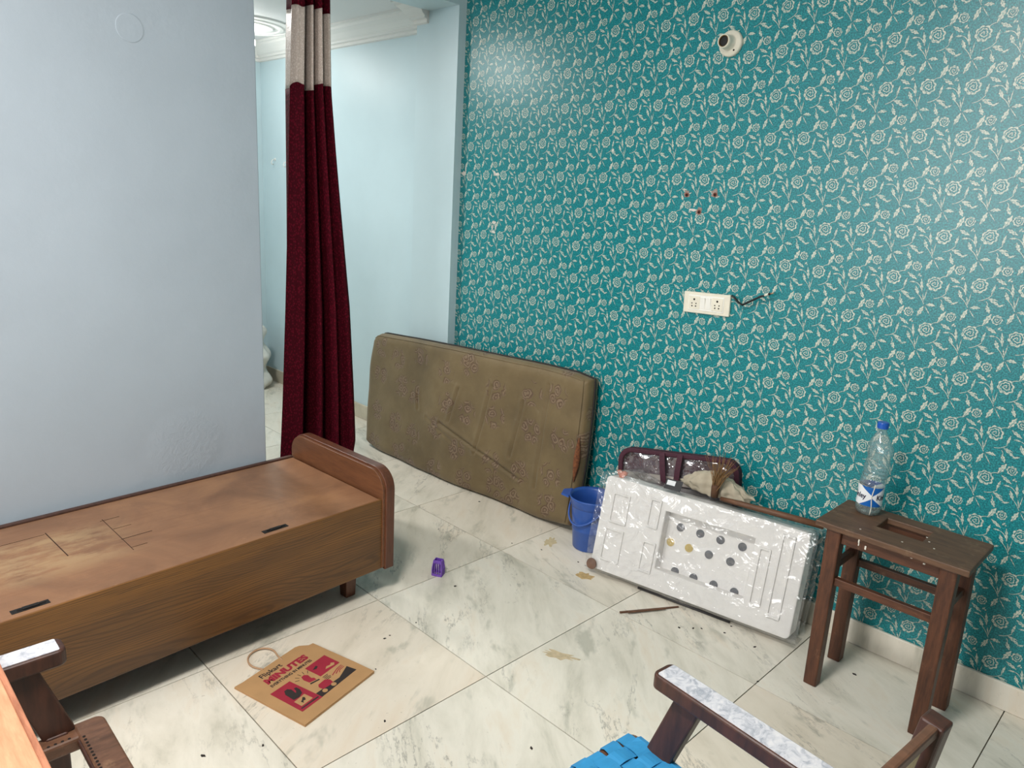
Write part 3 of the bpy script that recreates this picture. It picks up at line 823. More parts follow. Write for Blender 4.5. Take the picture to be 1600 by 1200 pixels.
# front slab with a rectangular well
def ringprism(outer, inner, z0, z1):
    n = len(outer); mbx = MB(); b2 = mbx.bm
    V = [[b2.verts.new((p[0], p[1], z)) for p in o] for z in (z0, z1) for o in (outer, inner)]
    ol, il, oh, ih = V
    for k in range(n):
        j = (k + 1) % n
        b2.faces.new((ol[k], ol[j], il[j], il[k])); b2.faces.new((oh[k], ih[k], ih[j], oh[j]))
        b2.faces.new((ol[k], oh[k], oh[j], ol[j])); b2.faces.new((il[k], il[j], ih[j], ih[k]))
    return mbx
inner = rrect(wx0, wx1, wy0, wy1, .004, 5)
ringprism(outer, inner, 0, .056).build('front_slab', M_foam, foam, bevel=.005)
for (a0, b0, a1, b1) in ((.055, .15, .15, .47), (.045, .53, .15, .88), (.255, .10, .315, .4), (.255, .54, .325, .86), (.885, .07, .945, .86), (.80, .25, .855, .8)):
    x0, y1 = st(a0, b0); x1, y0 = st(a1, b1)
    ringprism(rrect(x0, x1, y0, y1, .003, 2), rrect(x0 + .008, x1 - .008, y0 + .008, y1 - .008, .003, 2), -.007, .001).build('raised_rib', M_foam, foam, bevel=.002)
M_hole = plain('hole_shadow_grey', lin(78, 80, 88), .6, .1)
M_yel = plain('cardboard_yellow', lin(196, 170, 92), .7, .15)
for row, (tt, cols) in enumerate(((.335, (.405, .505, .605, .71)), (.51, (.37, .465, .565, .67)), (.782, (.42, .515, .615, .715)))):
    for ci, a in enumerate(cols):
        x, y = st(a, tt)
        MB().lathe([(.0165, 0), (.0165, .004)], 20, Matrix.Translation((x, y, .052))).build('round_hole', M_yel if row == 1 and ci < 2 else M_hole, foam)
M_film = clear('packing_film', (.985, .985, .98, 1), .05, .1, .9, 14, .06)
mb = MB()
def film(u, v):
    # loop round the block (u), along its length (v)
    o = .012
    per = [(-o, -o), (-o, FT + o), (FH + o, FT + o), (FH + o, -o)]
    k = u * 4; i = int(k) % 4; f_ = k - int(k)
    a, b_ = per[i], per[(i + 1) % 4]
    y, z = a[0] + (b_[0] - a[0]) * f_, a[1] + (b_[1] - a[1]) * f_
    x = -.022 + (FL + .05) * v
    n1 = noise.noise(Vector((x * 9, y * 11, z * 11))); n2 = noise.noise(Vector((x * 26 + 7, y * 26, z * 26)))
    cy0, cz0 = FH / 2, FT / 2
    s_ = 1 + .0 * n1
    d = .008 * n1 + .004 * n2
    yy, zz = y + d * (1 if y > cy0 else -1), z + d * (1 if z > cz0 else -1)
    if y > cy0: yy += .03 * math.exp(-((v - .13) / .07) ** 2)
    if y < 0: yy = max(yy, -.004)
    if v > .96: yy += .006 * n2
    return Vector((x + .006 * n2, yy, zz))
mb.grid(film, 64, 70, closed_u=True)
fo = mb.build('film_wrap', M_film, foam, smooth=True)
# tape-like brown blob and orange tag seen through the film
MB().lathe([(.024, 0), (.022, .005), (.004, .007)], 16, Matrix.Translation((.012, .018, -.012)) @ Matrix.Rotation(R(180), 4, 'X')).build('brown_sticker', plain('brown_sticker', lin(112, 84, 68), .5, .2), foam)
mb = MB().lathe([(.004, -.01), (.018, -.007), (.022, .0), (.015, .008), (.004, .011)], 12, Matrix.Translation((.052, FH + .012, .03)), fn=lambda p, a: p * (1 + .35 * math.sin(3 * a)))
mb.build('orange_scrap', plain('orange_plastic', lin(196, 116, 90), .5, .15), foam, smooth=True)

# ------------------------------------------------------------------ blue bucket
M_blue = plain('blue_plastic', lin(44, 84, 160), .32, .06)
bk = empty('bucket', (.828, -.172, 0), 0, 'blue plastic bucket with handle between the mattress and the styrofoam block', 'bucket')
MB().lathe([(.07, .0), (.074, .004), (.081, .09), (.084, .094), (.083, .1), (.092, .2), (.093, .205), (.097, .208), (.098, .225), (.104, .24), (.106, .246), (.103, .25), (.095, .236), (.09, .2), (.072, .01), (.01, .008)], 36).build('body', M_blue, bk, smooth=True)
hp = [Vector((.098 * math.cos(a), .098 * math.sin(a), .215 - .085 * math.sin((a - R(190)) / R(150) * math.pi))) for a in [R(190 + 150 * k / 20) for k in range(21)]]
MB().tube([(p.x * 1.04, p.y * 1.04, p.z) for p in hp], .0042, 8).build('handle', M_blue, bk, smooth=True)
for a in (R(190), R(340)):
    MB().lathe([(.011, -.006), (.011, .006)], 14, Matrix.Translation((.1 * math.cos(a), .1 * math.sin(a), .215)) @ Matrix.Rotation(a, 4, 'Z') @ Matrix.Rotation(R(90), 4, 'Y')).build('handle_lug', M_blue, bk)
MB().prism([(-.055, .0), (.055, 0), (.03, .04), (-.03, .04)], .24, .248, Matrix.Rotation(R(120), 4, 'Z') @ Matrix.Translation((0, .1, 0))).build('pouring_lip', M_blue, bk, bevel=.003)

# ------------------------------------------------------------------ maroon zip bag with clear panel
M_bagcloth = plain('maroon_canvas', lin(64, 20, 38), .7, .15, 120, bump=.2, bscale=400)
M_inner = plain('plum_lining', lin(84, 56, 68), .6, .15, 20)
M_pvc = clear('bag_pvc', (.95, .93, .95, 1), .16, .04, 1.0, 12, .03)
bag = empty('storage_bag', (0, 0, 0), 0, 'maroon zipped storage bag with clear plastic front standing behind the styrofoam', 'bag')
gu = Vector((.52, .095, .0)).normalized(); gn = Vector((-gu.y, gu.x, 0)); tl = R(6)
gv = Vector((0, 0, math.cos(tl))) + gn * math.sin(tl); gw = gn * math.cos(tl) - Vector((0, 0, math.sin(tl)))
rz = Matrix.Rotation(R(7), 4, 'Z')
BMx = Matrix((gu, gv, gw)).transposed().to_4x4(); BMx.translation = Vector((.985, -.178, .006))
bag.matrix_world = BMx @ rz
BWd, BHt = .53, .50
def sl(pts): return [(x, y + .02 * x / BWd) for x, y in pts]
o_ = rrect(0, BWd, 0, BHt, .06, 6); i_ = rrect(.022, BWd - .022, .022, BHt - .02, .045, 6)
ringprism(o_, i_, 0, .045).build('frame', M_bagcloth, bag, bevel=.005)
MB().prism(rrect(.01, BWd - .01, .01, BHt - .01, .05, 6), .03, .044).build('back', M_inner, bag)
def pv(u, v):
    x, y = .02 + (BWd - .04) * u, .02 + (BHt - .04) * v
    return Vector((x, y, .006 + .006 * noise.noise(Vector((x * 14, y * 14, 2))) + .003 * noise.noise(Vector((x * 40, y * 40, 5)))))
MB().grid(pv, 40, 36).build('clear_panel', M_pvc, bag, smooth=True)
MB().box(.03, BWd - .02, BHt - .14, BHt - .105, .012, .018).build('lining_strip', plain('cream_strip', lin(200, 192, 178), .7, .08), bag)
for cx in (.205, .285):
    d = .012 if cx < .25 else -.014
    MB().grid(lambda u, v, cx=cx, d=d: Vector((cx + (u - .5) * .024 + d * (1 - v) * 1.2, BHt - .005 - .15 * (1 - v), -.004 - .007 * math.sin(math.pi * v))), 2, 12).build('strap', M_bagcloth, bag, solid=.003)

# ------------------------------------------------------------------ beige cloth bundle, straw brush, stick, card
M_cloth = plain('beige_cloth', lin(176, 166, 146), .85, .12, 12, bump=.4, bscale=40)
cl = empty('cloth_bundle', (1.405, -.128, .425), R(9), 'crumpled beige cloth sack heaped on the styrofoam block before the maroon bag', 'cloth')
def clf(u, v):
    a = 2 * math.pi * u; h = v
    prof_ = [(0, .05), (.06, .85), (.3, 1.1), (.6, 1.0), (.85, .7), (.95, .4), (1, .02)]
    rr = .02
    for (za, ra), (zb, rb) in zip(prof_, prof_[1:]):
        if h <= zb + 1e-9: k = (h - za) / (zb - za); rr = ra + (rb - ra) * k; break
    f_ = 1 + .10 * math.sin(9 * a + 4 * h) * math.sin(math.pi * h) + .22 * noise.noise(Vector((math.cos(a) * 2.2, math.sin(a) * 2.2, h * 5)))
    x_ = .128 * rr * f_ * math.cos(a)
    z_ = .105 * h * (1 - .35 * max(0, x_ / .12) - .12 * max(0, -x_ / .12)) + .006 * noise.noise(Vector((x_ * 60, math.sin(a) * 3, h * 4)))
    return Vector((x_ - .005, .030 * rr * f_ * math.sin(a) + .004 * math.sin(x_ * 150), z_))
MB().grid(clf, 90, 40, closed_u=True).build('sack', M_cloth, cl, smooth=True)
M_straw = plain('dry_straw', lin(130, 98, 62), .8, .25, 60)
br = empty('straw_brush', (1.42, -.182, .475), 0, 'small brown straw brush stuck between the cloth sack and the foam', 'brush')
random.seed(11); mb = MB()
for k in range(70):
    a = random.uniform(-.5, .75); l_ = random.uniform(.09, .15)
    b0 = Vector((random.uniform(-.012, .012), random.uniform(-.01, .01), .0))
    tip = b0 + Vector((math.sin(a) * l_ * .8, random.uniform(-.02, .05), math.cos(a) * l_))
    mid = (b0 + tip) / 2 + Vector((-.012 * a, 0, .004))
    mb.tube([b0, mid, tip], [.0012, .001, .0005], 4)
MB_ = mb.build('bristles', M_straw, br); MB_['kind'] = 'stuff'
MB().tube([(0, 0, -.03), (0, 0, .008), (0, 0, .02)], [.014, .016, .014], 12).build('binding', plain('binding_twine', lin(82, 54, 34), .8, .2), br, smooth=True)
M_stick = wood('stick_wood', lin(74, 48, 34), lin(112, 76, 52), (4, 30, 30), .6)
sp = MB().tube([(1.445, -.178, .445), (1.53, -.16, .445), (1.66, -.133, .445), (1.815, -.102, .445)], [.008, .011, .012, .012], 10).build('wooden_stick', M_stick, None, smooth=True)
tag(sp, 'long brown wooden stick lying along the top edge of the styrofoam block', 'stick')
cdx = empty('black_card', (1.262, -.225, .452), R(10), 'small black and white card lying on the styrofoam block', 'card')
cdx.rotation_euler = (R(50), 0, R(12))
MB().box(-.034, .034, -.022, .022, 0, .002).build('card_sheet', plain('card_black', lin(30, 30, 34), .4, .1), cdx)
MB().box(-.028, .006, -.004, .016, .002, .0026).build('white_patch', plain('card_white', lin(220, 222, 224), .4, .05), cdx)

# ------------------------------------------------------------------ thin rods on the floor
o = MB().tube([(1.205, -.312, .006), (1.38, -.282, .006), (1.585, -.247, .005)], .005, 8).build('thin_rod', plain('dark_rod', lin(58, 56, 56), .5, .2), None, smooth=True)
tag(o, 'thin dark rod lying at the foot of the styrofoam block', 'rod')
tw = empty('dry_twig', (1.33, -.42, 0), 0, 'pair of thin brown wood slivers lying on the marble tile joint', 'twig')
MB().bar((-.06, -.1, .004), (.065, .115, .004), .008, .006, (0, 0, 1), .006, .005).build('sliver', M_stick, tw, bevel=.001)
MB().bar((-.035, -.083, .011), (.045, .055, .010), .011, .006, (0, 0, 1), .006, .005).build('sliver', M_stick, tw, bevel=.001)

# ------------------------------------------------------------------ paper carrier bag
M_kraft = plain('kraft_paper', lin(176, 136, 92), .8, .05, 18, bump=.15, bscale=60)
M_red = plain('print_red', lin(150, 32, 52), .75, .06, 30)
M_black = plain('print_black', lin(44, 36, 34), .75, .1, 30)
pb = empty('paper_bag', (.868, -1.621, 0), R(104.5), 'brown paper carrier bag with red and black print lying flat on the marble', 'paper bag')
sheet = MB().prism([(-.155, -.149), (.15, -.146), (.15, -.06), (.146, .125), (.115, .131), (-.158, .152)], .0045, .008).build('front_sheet', M_kraft, pb, bevel=.001)
MB().prism([(-.156, -.150), (.148, -.147), (.145, .12), (.112, .156), (.098, .161), (-.158, .153)], .0005, .004).build('back_sheet', M_kraft, pb, bevel=.001)
hz = [(-.045, .152, .004), (-.055, .185, .005), (-.05, .215, .006), (-.03, .24, .006), (.0, .25, .006), (.025, .243, .006), (.04, .222, .006), (.042, .198, .005), (.03, .165, .004), (.024, .135, .004)]
cp = []
for k in range(len(hz) - 1):
    for q in range(5):
        p0, p1, p2, p3 = [Vector(hz[max(0, min(len(hz) - 1, k + d))]) for d in (-1, 0, 1, 2)]; t_ = q / 5
        cp.append(.5 * ((2 * p1) + (p2 - p0) * t_ + (2 * p0 - 5 * p1 + 4 * p2 - p3) * t_ ** 2 + (3 * p1 - p0 - 3 * p2 + p3) * t_ ** 3))
MB().tube(cp, .0028, 8).build('cord_handle', plain('paper_cord', lin(176, 140, 108), .8, .12, 200), pb, smooth=True)
ZP = .0082
flat = lambda x0, y0: (lambda x, y: Vector((x0 + x, y0 + y, ZP + .0002)))
put_text('lettering', 'Flipkart', .028, M_black, sheet, flat(-.083, .113), .0006, .084)
put_text('lettering', 'MINUTES', .036, M_red, sheet, flat(-.092, .077), .0022, .172, .1)
put_text('lettering', 'EVERYTHING IN MINUTES', .0165, M_black, sheet, flat(-.094, .055), .0006, .168)
def patch(name, pts, mat, dz=0):
    return MB().prism(pts, ZP - .001 + dz, ZP + .0002 + dz).build(name, mat, sheet)
patch('printed_panel', [(.03, -.026), (.118, -.024), (.118, .045), (.03, .043)], M_red)
patch('printed_panel', [(-.120, -.102), (-.038, -.102), (-.043, .035), (-.120, .036)], M_red)
patch('printed_road', [(-.038, -.101), (.122, -.094), (.117, -.056), (.06, -.078), (-.038, -.074)], M_black)
patch('printed_cart', [(-.01, -.078), (.032, -.082), (.036, -.06), (.026, -.048), (-.004, -.05), (-.012, -.06)], M_red, .0003)
for x in (-.012, .026):
    MB().lathe([(.0085, ZP), (.0085, ZP + .0009)], 16, Matrix.Translation((x, -.087, 0))).build('printed_wheel', M_kraft, sheet)
patch('printed_bell', [(-.012, -.02), (.012, -.026), (.014, -.014), (.008, -.008), (.012, .012), (.004, .022), (-.008, .02), (-.014, .004)], M_red)
patch('printed_base', [(-.016, -.03), (.018, -.036), (.018, -.03), (-.014, -.024)], M_black)
patch('printed_shape', [(-.098, -.042), (-.078, -.046), (-.06, -.038), (-.052, -.02), (-.052, -.004), (-.06, -.002), (-.064, -.016), (-.072, -.024), (-.068, .0), (-.074, .012), (-.086, .012), (-.096, -.004)], M_black, .0003)
patch('printed_box', [(-.104, -.082), (-.058, -.082), (-.06, -.047), (-.104, -.05)], M_kraft, .0004)
patch('printed_shape', [(-.09, -.076), (-.084, -.068), (-.076, -.07), (-.07, -.06), (-.074, -.054), (-.084, -.062), (-.092, -.066)], M_black, .0008)
patch('printed_strip', [(-.112, -.092), (-.044, -.094), (-.044, -.088), (-.112, -.087)], M_black, .0003)
patch('printed_shape', [(.04, .018), (.05, .012), (.062, .018), (.06, .026), (.05, .022)], M_black, .0003)
patch('printed_shape', [(.066, -.012), (.1, -.018), (.108, -.01), (.1, -.002), (.09, -.008), (.078, -.004)], M_kraft, .0003)
for k in range(3):
    patch('printed_stripe', [(.056 + .012 * k, -.05 - .004 * k), (.09, -.038 - .006 * k), (.112, -.036 - .006 * k), (.112, -.038 - .006 * k), (.09, -.041 - .006 * k), (.057 + .012 * k, -.053 - .004 * k)], M_red)
for k in range(4):
    patch('printed_line', [(.03, -.034 - .006 * k), (.052 - .004 * (k % 2), -.034 - .006 * k), (.052 - .004 * (k % 2), -.0365 - .006 * k), (.03, -.0365 - .006 * k)], M_black)
for k in range(7):
    a = R(20 + 26 * k)
    x0, y0 = .0 + .026 * math.cos(a), .0 + .026 * math.sin(a); x1, y1 = .04 * math.cos(a), .04 * math.sin(a)
    n_ = Vector((-(y1 - y0), x1 - x0)).normalized() * .0008
    if -.036 < x1 < .028: patch('printed_ray', [(x0 + n_.x, y0 + n_.y), (x0 - n_.x, y0 - n_.y), (x1 - n_.x, y1 - n_.y), (x1 + n_.x, y1 + n_.y)], M_black)

# ------------------------------------------------------------------ small purple holder
M_purple = plain('purple_plastic', lin(112, 72, 172), .35, .06)
pu = empty('purple_clip_box', (.602, -.872, 0), R(28), 'small purple slatted plastic box standing on the marble near the bed', 'plastic box')
hgt = .068
def pc(x, y, z): k = 1 - .28 * z / hgt if z > .03 else 1 - .08 * (.03 - z) / .03 - .12 * z / hgt; return Vector((x * k, y * k, z))
B4 = [(-.024, -.019), (.024, -.019), (.024, .019), (-.024, .019)]
mb = MB()
for z in (0, hgt - .01):
    v = []
    for zz in (z, z + .01):
        for o2, kk in ((B4, 1), (B4, .82)): v.append([mb.bm.verts.new(pc(p[0] * kk, p[1] * kk, zz)) for p in o2])
    for k in range(4):
        j = (k + 1) % 4
        mb.bm.faces.new((v[0][k], v[0][j], v[2][j], v[2][k])); mb.bm.faces.new((v[1][j], v[1][k], v[3][k], v[3][j]))
        mb.bm.faces.new((v[0][j], v[0][k], v[1][k], v[1][j])); mb.bm.faces.new((v[2][k], v[2][j], v[3][j], v[3][k]))
mb.build('rim', M_purple, pu, recalc=True)['kind'] = 'stuff'
for k in range(4):
    a, b_ = Vector(B4[k] + (0,)), Vector(B4[(k + 1) % 4] + (0,)); n_ = 5
    for q in range(n_):
        p = a + (b_ - a) * ((q + (.12 if q == 0 else -.12 if q == n_ - 1 else 0)) / (n_ - 1)); p *= .93
        MB().tube([pc(p.x, p.y, .004), pc(p.x, p.y, .03), pc(p.x, p.y, hgt - .004)], .0026, 5).build('slat', M_purple, pu)
MB().box(-.0165, .0165, -.0125, .0125, hgt - .014, hgt - .010).build('inner_shelf', M_purple, pu)

# ------------------------------------------------------------------ armchairs
M_chair = wood('chair_dark_wood', lin(44, 26, 20), lin(78, 46, 34), (22, 22, 4), .4)
M_chairh = wood('chair_rail_wood', lin(74, 50, 36), lin(112, 78, 58), (24, 5, 24), .42, lin(142, 110, 84), .4)
def armlam():
    m, t, b = newmat('marbled_laminate'); o = t.obj()
    n = t.noise(o, 42, 5, .65, 1.2)
    t.link(t.ramp(n, [(.34, lin(152, 156, 166)), (.5, lin(198, 198, 204)), (.66, lin(216, 214, 216))]), b.inputs['Base Color'])
    b.inputs['Roughness'].default_value = .3
    return m
M_armlam = armlam()
M_cane = plain('cane_weave', lin(196, 178, 138), .7, .15, 160, bump=.5, bscale=260)
M_tape = plain('blue_webbing', lin(52, 138, 190), .45, .08, 40)
M_pit = plain('hole_dark', lin(24, 16, 12), .9, .1)
def armchair(loc, rz, label, woven):
    c = empty('armchair', loc, rz, label, 'chair', 'wooden armchairs with marbled arm tops')
    SZ, AZ, BZ = .375, .575, .785
    for s_ in (-1, 1):
        x = s_ * .243
        # arm with rounded nose and inset laminate
        pts = rrect(x - .029, x + .029, -.27, .215, .016, 5, (0, 0, 1, 1))
        a = MB().prism(pts, AZ - .036, AZ).build('arm', M_chair, c, bevel=.006, seg=3)
        MB().prism(rrect(x - .0235, x + .0235, -.262, .203, .004, 3), AZ - .001, AZ + .0012).build('arm_laminate', M_armlam, a)
        # front leg: slanted broad post above the seat, square leg below
        MB().bar((x - s_ * .004, .182, 0), (x - s_ * .004, .182, SZ), .034, .042, (0, 1, 0)).build('leg', M_chair, c, bevel=.004)
        MB().bar((x - s_ * .004, .19, SZ - .01), (x, .13, AZ - .034), .026, .06, (0, 1, 0)).build('arm_post', M_chair, c, bevel=.004)
        MB().bar((x, -.24, 0), (x, -.25, SZ), .034, .044, (0, 1, 0)).bar((x, -.25, SZ), (x, -.302, BZ), .034, .046, (0, 1, 0), .034, .036).build('back_post', M_chair, c, bevel=.004)
        MB().bar((x * .90, .27, SZ - .02), (x * .90, -.25, SZ - .02), .045, .032, (0, 0, 1)).build('side_rail', M_chairh, c, bevel=.006)
        MB().bar((x, .18, .14), (x, -.24, .14), .018, .026, (0, 0, 1)).build('stretcher', M_chair, c, bevel=.003)
    fr = MB().prism(rrect(-.245, .245, .215, .275, .02, 5, (0, 0, 1, 1)), SZ - .036, SZ - .002).build('front_rail', M_chairh, c, bevel=.005)
    MB().box(-.2, .2, -.25, -.212, SZ - .036, SZ - .004).build('rear_rail', M_chairh, c, bevel=.005)
    MB().bar((-.22, -.03, .14), (.22, -.03, .14), .018, .026, (0, 0, 1)).build('stretcher', M_chair, c, bevel=.003)
    MB().box(-.228, .228, -.312, -.296, BZ - .022, BZ - .002).build('top_rail', M_chairh, c, bevel=.004)
    MB().box(-.225, .225, -.272, -.252, SZ + .07, SZ + .1).build('lower_back_rail', M_chair, c, bevel=.004)
    # caned back: inner frame and woven sheet
    def bk_(u, v): return Vector((-.215 + .43 * u, -.262 - .04 * v, SZ + .09 + (BZ - SZ - .105) * v))
    MB().grid(bk_, 4, 4).build('cane_back', M_cane, c, solid=.003)
    if woven:
        n_ = 13; w_ = .0355
        def wave(p, k): return .0032 * math.cos(math.pi * p) * (1 if k % 2 else -1)
        for k in range(n_):
            y = .226 - k * .0385
            def f1(u, v, y=y, k=k):
                x = -.252 + .504 * u; e = 1 - min(1, min(u, 1 - u) / .03)
                return Vector((x, y + (v - .5) * w_ + .004 * math.sin(x * 9 + k * 1.7), SZ + .004 + wave((x + .26) / .0385, k) - .03 * e ** 2))
            MB().grid(f1, 52, 1).build('seat_strip', M_tape, c, solid=.0016)
        for k in range(n_ - 1):
            x = -.2118 + k * .0385
            def f2(u, v, x=x, k=k):
                y = .284 - .54 * u; e = 1 - min(1, min(u, 1 - u) / .03)
                return Vector((x + (v - .5) * w_ + .006 * math.sin(y * 8 + k), y, SZ + .004 - wave((.262 - y) / .0385, k + 0) - .03 * e ** 2))
            MB().grid(f2, 52, 1).build('seat_strip', M_tape, c, solid=.0016)
    else:
        mb = MB()
        for k in range(34):
            mb.lathe([(.0032, 0), (.0032, .0006)], 8, Matrix.Translation((-.19 + .38 * k / 33, .224, SZ - .0018)))
        for s_ in (-1, 1):
            for k in range(34): mb.lathe([(.0032, 0), (.0032, .0006)], 8, Matrix.Translation((s_ * .205, .2 - .42 * k / 33, SZ - .0042)))
        mb.build('cane_holes', M_pit, c)['kind'] = 'stuff'
        MB().box(-.19, .19, .2105, .217, SZ - .012, SZ - .004).build('cane_lip', M_chair, fr, bevel=.002)
    return c
armchair((2.188, -1.717, 0), R(84), 'dark wooden armchair with woven blue strip seat in the right foreground', True).scale = (1.11, 1, 1)
armchair((1.372, -2.548, 0), R(-1), 'dark wooden armchair with an empty caned seat frame beside the bed', False)
bd = empty('plank', (1.37, -2.63, .5775), R(0), 'salmon coloured wooden board lying across the arms of the empty caned chair', 'board')
M_salmon = wood('salmon_board', lin(202, 134, 98), lin(224, 160, 122), (6, 40, 40), .5, None, 0, .5, .05)
MB().box(-.42, .42, -.14, .176, 0, .016).build('board_sheet', M_salmon, bd, bevel=.002)
MB().box(-.42, .42, .176, .187, -.0, .0125).build('edge_lipping', wood('board_edge', lin(150, 92, 66), lin(196, 132, 100), (6, 40, 40), .5), bd, bevel=.002)

# ------------------------------------------------------------------ things on the teal wall
M_plate = plain('switch_white', lin(232, 226, 208), .35, .04)
M_key = plain('switch_key_white', lin(244, 242, 234), .3, .02)
lh = empty('lamp_holder', (1.155, 0, 2.125), 0, 'white batten bulb holder without a bulb high on the teal wallpaper', 'lamp holder')
RX = Matrix.Rotation(R(90), 4, 'X')
MB().lathe([(.046, 0), (.047, .004), (.046, .012), (.042, .017), (.03, .02), (.026, .024), (.025, .05), (.024, .062), (.021, .064), (.020, .06)], 36, RX, cap1=False).build('base', M_plate, lh, smooth=True)
MB().lathe([(.0205, .05), (.0205, .061), (.0175, .0612), (.0175, .058)], 28, RX, cap1=False).build('brass_collar', plain('brass', lin(120, 98, 62), .3, .1, 40, metal=.8), lh, smooth=True)
MB().lathe([(.0185, .05), (.0185, .056), (.001, .0565)], 24, RX).build('contact_disc', plain('contact_black', lin(26, 22, 20), .35, .1), lh)
for a in (R(-50), R(130)):
    MB().lathe([(.0035, 0), (.0035, .0012)], 10, Matrix.Translation((.034 * math.cos(a), -.0185, .034 * math.sin(a))) @ RX).build('screw_hole', M_pit, lh)
sk = empty('switch_board', (1.185, 0, 1.155), 0, 'white switch board with two sockets and two rocker switches on the teal wall', 'switch board')
sk.rotation_euler = (0, R(-2.2), 0)
MB().box(-.104, .104, -.012, 0, -.0425, .0425).build('frame', M_plate, sk, bevel=.003)
MB().box(-.08, .08, -.0145, -.011, -.031, .031).build('face_plate', M_key, sk, bevel=.0015)
for cx in (-.052, .052):
    so = MB().box(cx - .025, cx + .025, -.0165, -.013, -.026, .026).build('socket', M_plate, sk, bevel=.0015)
    for px, pz, r_ in ((0, .013, .0042), (-.0095, -.003, .0026), (.0095, -.003, .0026), (-.0085, -.014, .003), (.0085, -.014, .003)):
        MB().lathe([(r_, 0), (r_, .0008)], 10, Matrix.Translation((cx + px, -.0165, pz)) @ RX).build('pin_hole', M_pit, so)
for cx in (-.0125, .0125):
    MB().prism([(-.0225, -.016), (.0225, -.0215), (.0225, -.013), (-.0225, -.013)], -.011, .011, Matrix.Translation((cx, 0, 0)) @ Matrix(((0, 0, 1, 0), (0, 1, 0, 0), (1, 0, 0, 0), (0, 0, 0, 1)))).build('rocker_switch', M_key, sk, bevel=.001)
wire = empty('cut_cable', (1.29, 0, 1.2), 0, 'short black cable stub with bare ends coming out beside the switch board', 'cable')
pa = [(0, -.004, .0), (.02, -.02, -.004), (.042, -.028, -.018), (.062, -.03, -.026), (.085, -.032, -.012), (.13, -.036, .014), (.172, -.04, .032)]
MB().tube(pa, .0042, 8).build('black_sheath', plain('cable_black', lin(20, 20, 22), .4, .1), wire, smooth=True)
MB().tube([(.15, -.038, .023), (.165, -.039, .0295)], .0048, 8).build('tape_band', M_plate, wire, smooth=True)
MB().tube([(.172, -.04, .032), (.185, -.041, .036)], .0028, 8).build('bare_end', plain('copper', lin(190, 150, 120), .35, .1, metal=.6), wire, smooth=True)
# torn spots and drilled holes of the wallpaper
M_torn = plain('bare_plaster', lin(214, 206, 196), .85, .15, 50)
M_brick = plain('drill_dust', lin(120, 66, 52), .9, .3, 80)
random.seed(7)
def blob(x, z, w_, h, n_=14, dy=0, mat=None, nm='torn_spot'):
    pts = []
    for k in range(n_):
        a = 2 * math.pi * k / n_; f_ = random.uniform(.55, 1.1); pts.append((w_ * f_ * math.cos(a), h * f_ * math.sin(a)))
    return MB().prism(pts, 0, .0012, Matrix.Translation((x, -dy, z)) @ RX).build(nm, mat or M_torn, wall_right)
for x, z in ((1.032, 1.577), (1.159, 1.582), (1.097, 1.513)):
    blob(x, z, .018, .02, mat=plain('grey_filler', lin(150, 134, 126), .9, .2, 60)); MB().lathe([(.0085, .0), (.0085, .0012), (.006, .0014)], 14, Matrix.Translation((x + .002, -.0012, z - .003)) @ RX).build('drill_hole', M_brick, wall_right)
    MB().lathe([(.005, 0), (.005, .0006)], 12, Matrix.Translation((x + .002, -.0024, z - .004)) @ RX).build('drill_hole_core', M_pit, wall_right)
blob(1.07, 1.516, .022, .006)
for x, z, w_, h in ((-.332, 1.633, .02, .012), (-.32, 1.655, .005, .025), (-.079, 1.634, .022, .009), (-.1, 1.64, .008, .014), (-.084, 1.395, .016, .01), (-.097, 1.37, .006, .02), (-.072, 1.372, .006, .02), (-.085, 1.348, .014, .008), (.641, 1.746, .007, .007), (1.573, 1.993, .007, .01)):
    blob(x, z, w_, h)
# cover disc on the left wall
cv = MB().lathe([(.044, 0), (.0435, .0012), (.041, .0016), (.004, .0018)], 36, LW @ Matrix.Translation((0, -.44, 1.985)) @ Matrix.Rotation(R(90), 4, 'Y')).build('junction_cover', M_wall, None, smooth=False)
tag(cv, 'round painted-over junction cover high on the pale blue wall', 'cover plate')
# far room: hooks, switch, wrapped bundle
for x, z, lab_ in ((-2.556, 1.70, 'small white wall hook beyond the curtain, the left one'), (-2.376, 1.683, 'small white wall hook beyond the curtain, close beside the drape')):
    h = empty('wall_hook', (x, .09, z), 0, lab_, 'hook', 'white hooks in the far room'); h.scale = (.75, .75, .75)
    MB().lathe([(.014, 0), (.014, .005), (.004, .006)], 14, RX).build('rosette', M_white, h)
    MB().tube([(0, -.004, 0), (0, -.03, -.006), (0, -.042, -.03), (0, -.034, -.048), (0, -.018, -.046)], .0045, 8).build('hook_arm', M_white, h, smooth=True)
sw = empty('wall_switch', (-1.69, .09, 1.145), 0, 'small white wall switch just right of the maroon curtain', 'switch')
MB().box(-.04, .04, -.012, 0, -.055, .055).build('plate', M_plate, sw, bevel=.003)
MB().box(-.014, .014, -.017, -.011, -.028, .028).build('rocker', M_key, sw, bevel=.002)
wb = empty('wrapped_bundle', (-2.56, -.13, 0), 0, 'white plastic wrapped bundle standing in the far corner behind the curtain', 'bundle')
def wbf(u, v):
    a = 2 * math.pi * u; r_ = (.115 + .02 * math.sin(5 * v * math.pi)) * (1 - .45 * v ** 4) * (1 if v < .97 else .3)
    f_ = 1 + .18 * noise.noise(Vector((math.cos(a) * 2, math.sin(a) * 2, v * 5))) + .05 * math.sin(9 * a + 6 * v)
    return Vector((r_ * f_ * math.cos(a), r_ * f_ * math.sin(a), .5 * v))
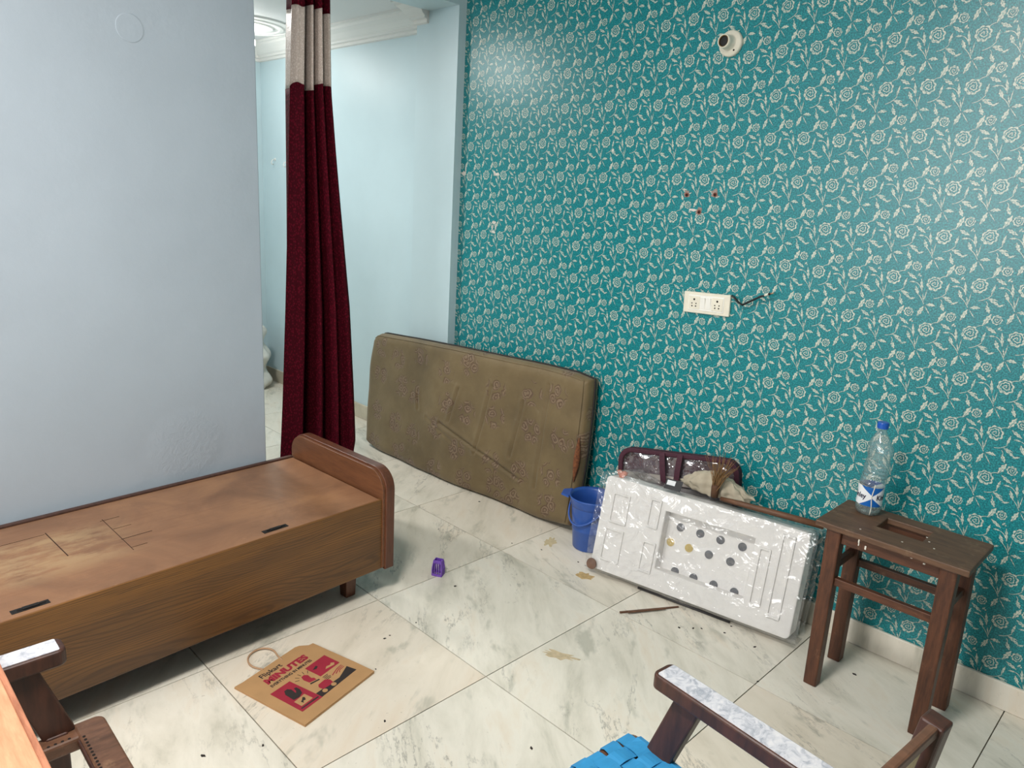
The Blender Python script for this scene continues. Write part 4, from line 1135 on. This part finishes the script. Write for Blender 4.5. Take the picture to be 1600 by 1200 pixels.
MB().grid(wbf, 48, 40, closed_u=True).build('wrapping', plain('white_plastic_wrap', lin(214, 214, 206), .3, .08, 14, bump=.5, bscale=30), wb, smooth=True)
# dirt specks and dried stains on the floor
M_speck = plain('dirt_speck', lin(40, 34, 30), .9, .2)
random.seed(3)
spm = None
for x, y in ((.591, -.431), (.152, -.232), (.273, -.601), (.719, -.371), (.718, -.879), (.826, -1.158), (.835, -1.303), (.831, -1.278), (.958, -1.425), (1.18, -1.546), (1.543, -1.296), (1.476, -.426), (1.513, -.388), (1.534, -.364), (1.606, -.322), (1.60, -.262), (1.725, -.318), (2.034, -.198), (.90, -.33), (.972, -1.998), (1.041, -1.859), (1.83, -.497)):
    if spm is None:
        o = MB().lathe([(.001, 0), (.005, .0005), (.004, .003), (.001, .004)], 7, fn=lambda p, a: Vector((p.x * (1 + .5 * math.sin(2 * a)), p.y * (1 + .3 * math.cos(3 * a)), p.z))).build('dirt_speck', M_speck); spm = o.data
    else: o = bpy.data.objects.new('dirt_speck', spm); COL.objects.link(o)
    o.location = (x, y, 0); k = random.uniform(.45, .9); o.scale = (k * random.uniform(.8, 1.8), k, k); o.rotation_euler = (0, 0, random.uniform(0, 6))
    tag(o, 'tiny dark dirt speck lying on the marble floor', 'dirt', 'dirt specks on the floor')
M_stain = plain('dried_cement', lin(196, 178, 146), .9, .15, 60)
for x, y, w_, h, c_, lb in ((1.30, -.90, .07, .025, None, 'pale chipped cement smear on the tile joint mid floor'), (1.0, -.40, .05, .03, plain('yellow_stain', lin(188, 160, 112), .9, .2, 50), 'yellowish dried stain on the marble beside the styrofoam block'), (.69, -.28, .03, .06, plain('tan_stain', lin(198, 182, 146), .8, .1, 50), 'faint tan dried drip on the marble before the mattress')):
    pts = []
    for k in range(22):
        a = 2 * math.pi * k / 22; f_ = random.uniform(.5, 1.1); pts.append((w_ * f_ * math.cos(a), h * f_ * math.sin(a)))
    o = MB().prism(pts, 0, .0008, Matrix.Translation((x, y, 0)) @ Matrix.Rotation(R(25), 4, 'Z')).build('dried_stain', c_ or M_stain)
    tag(o, lb, 'stain')
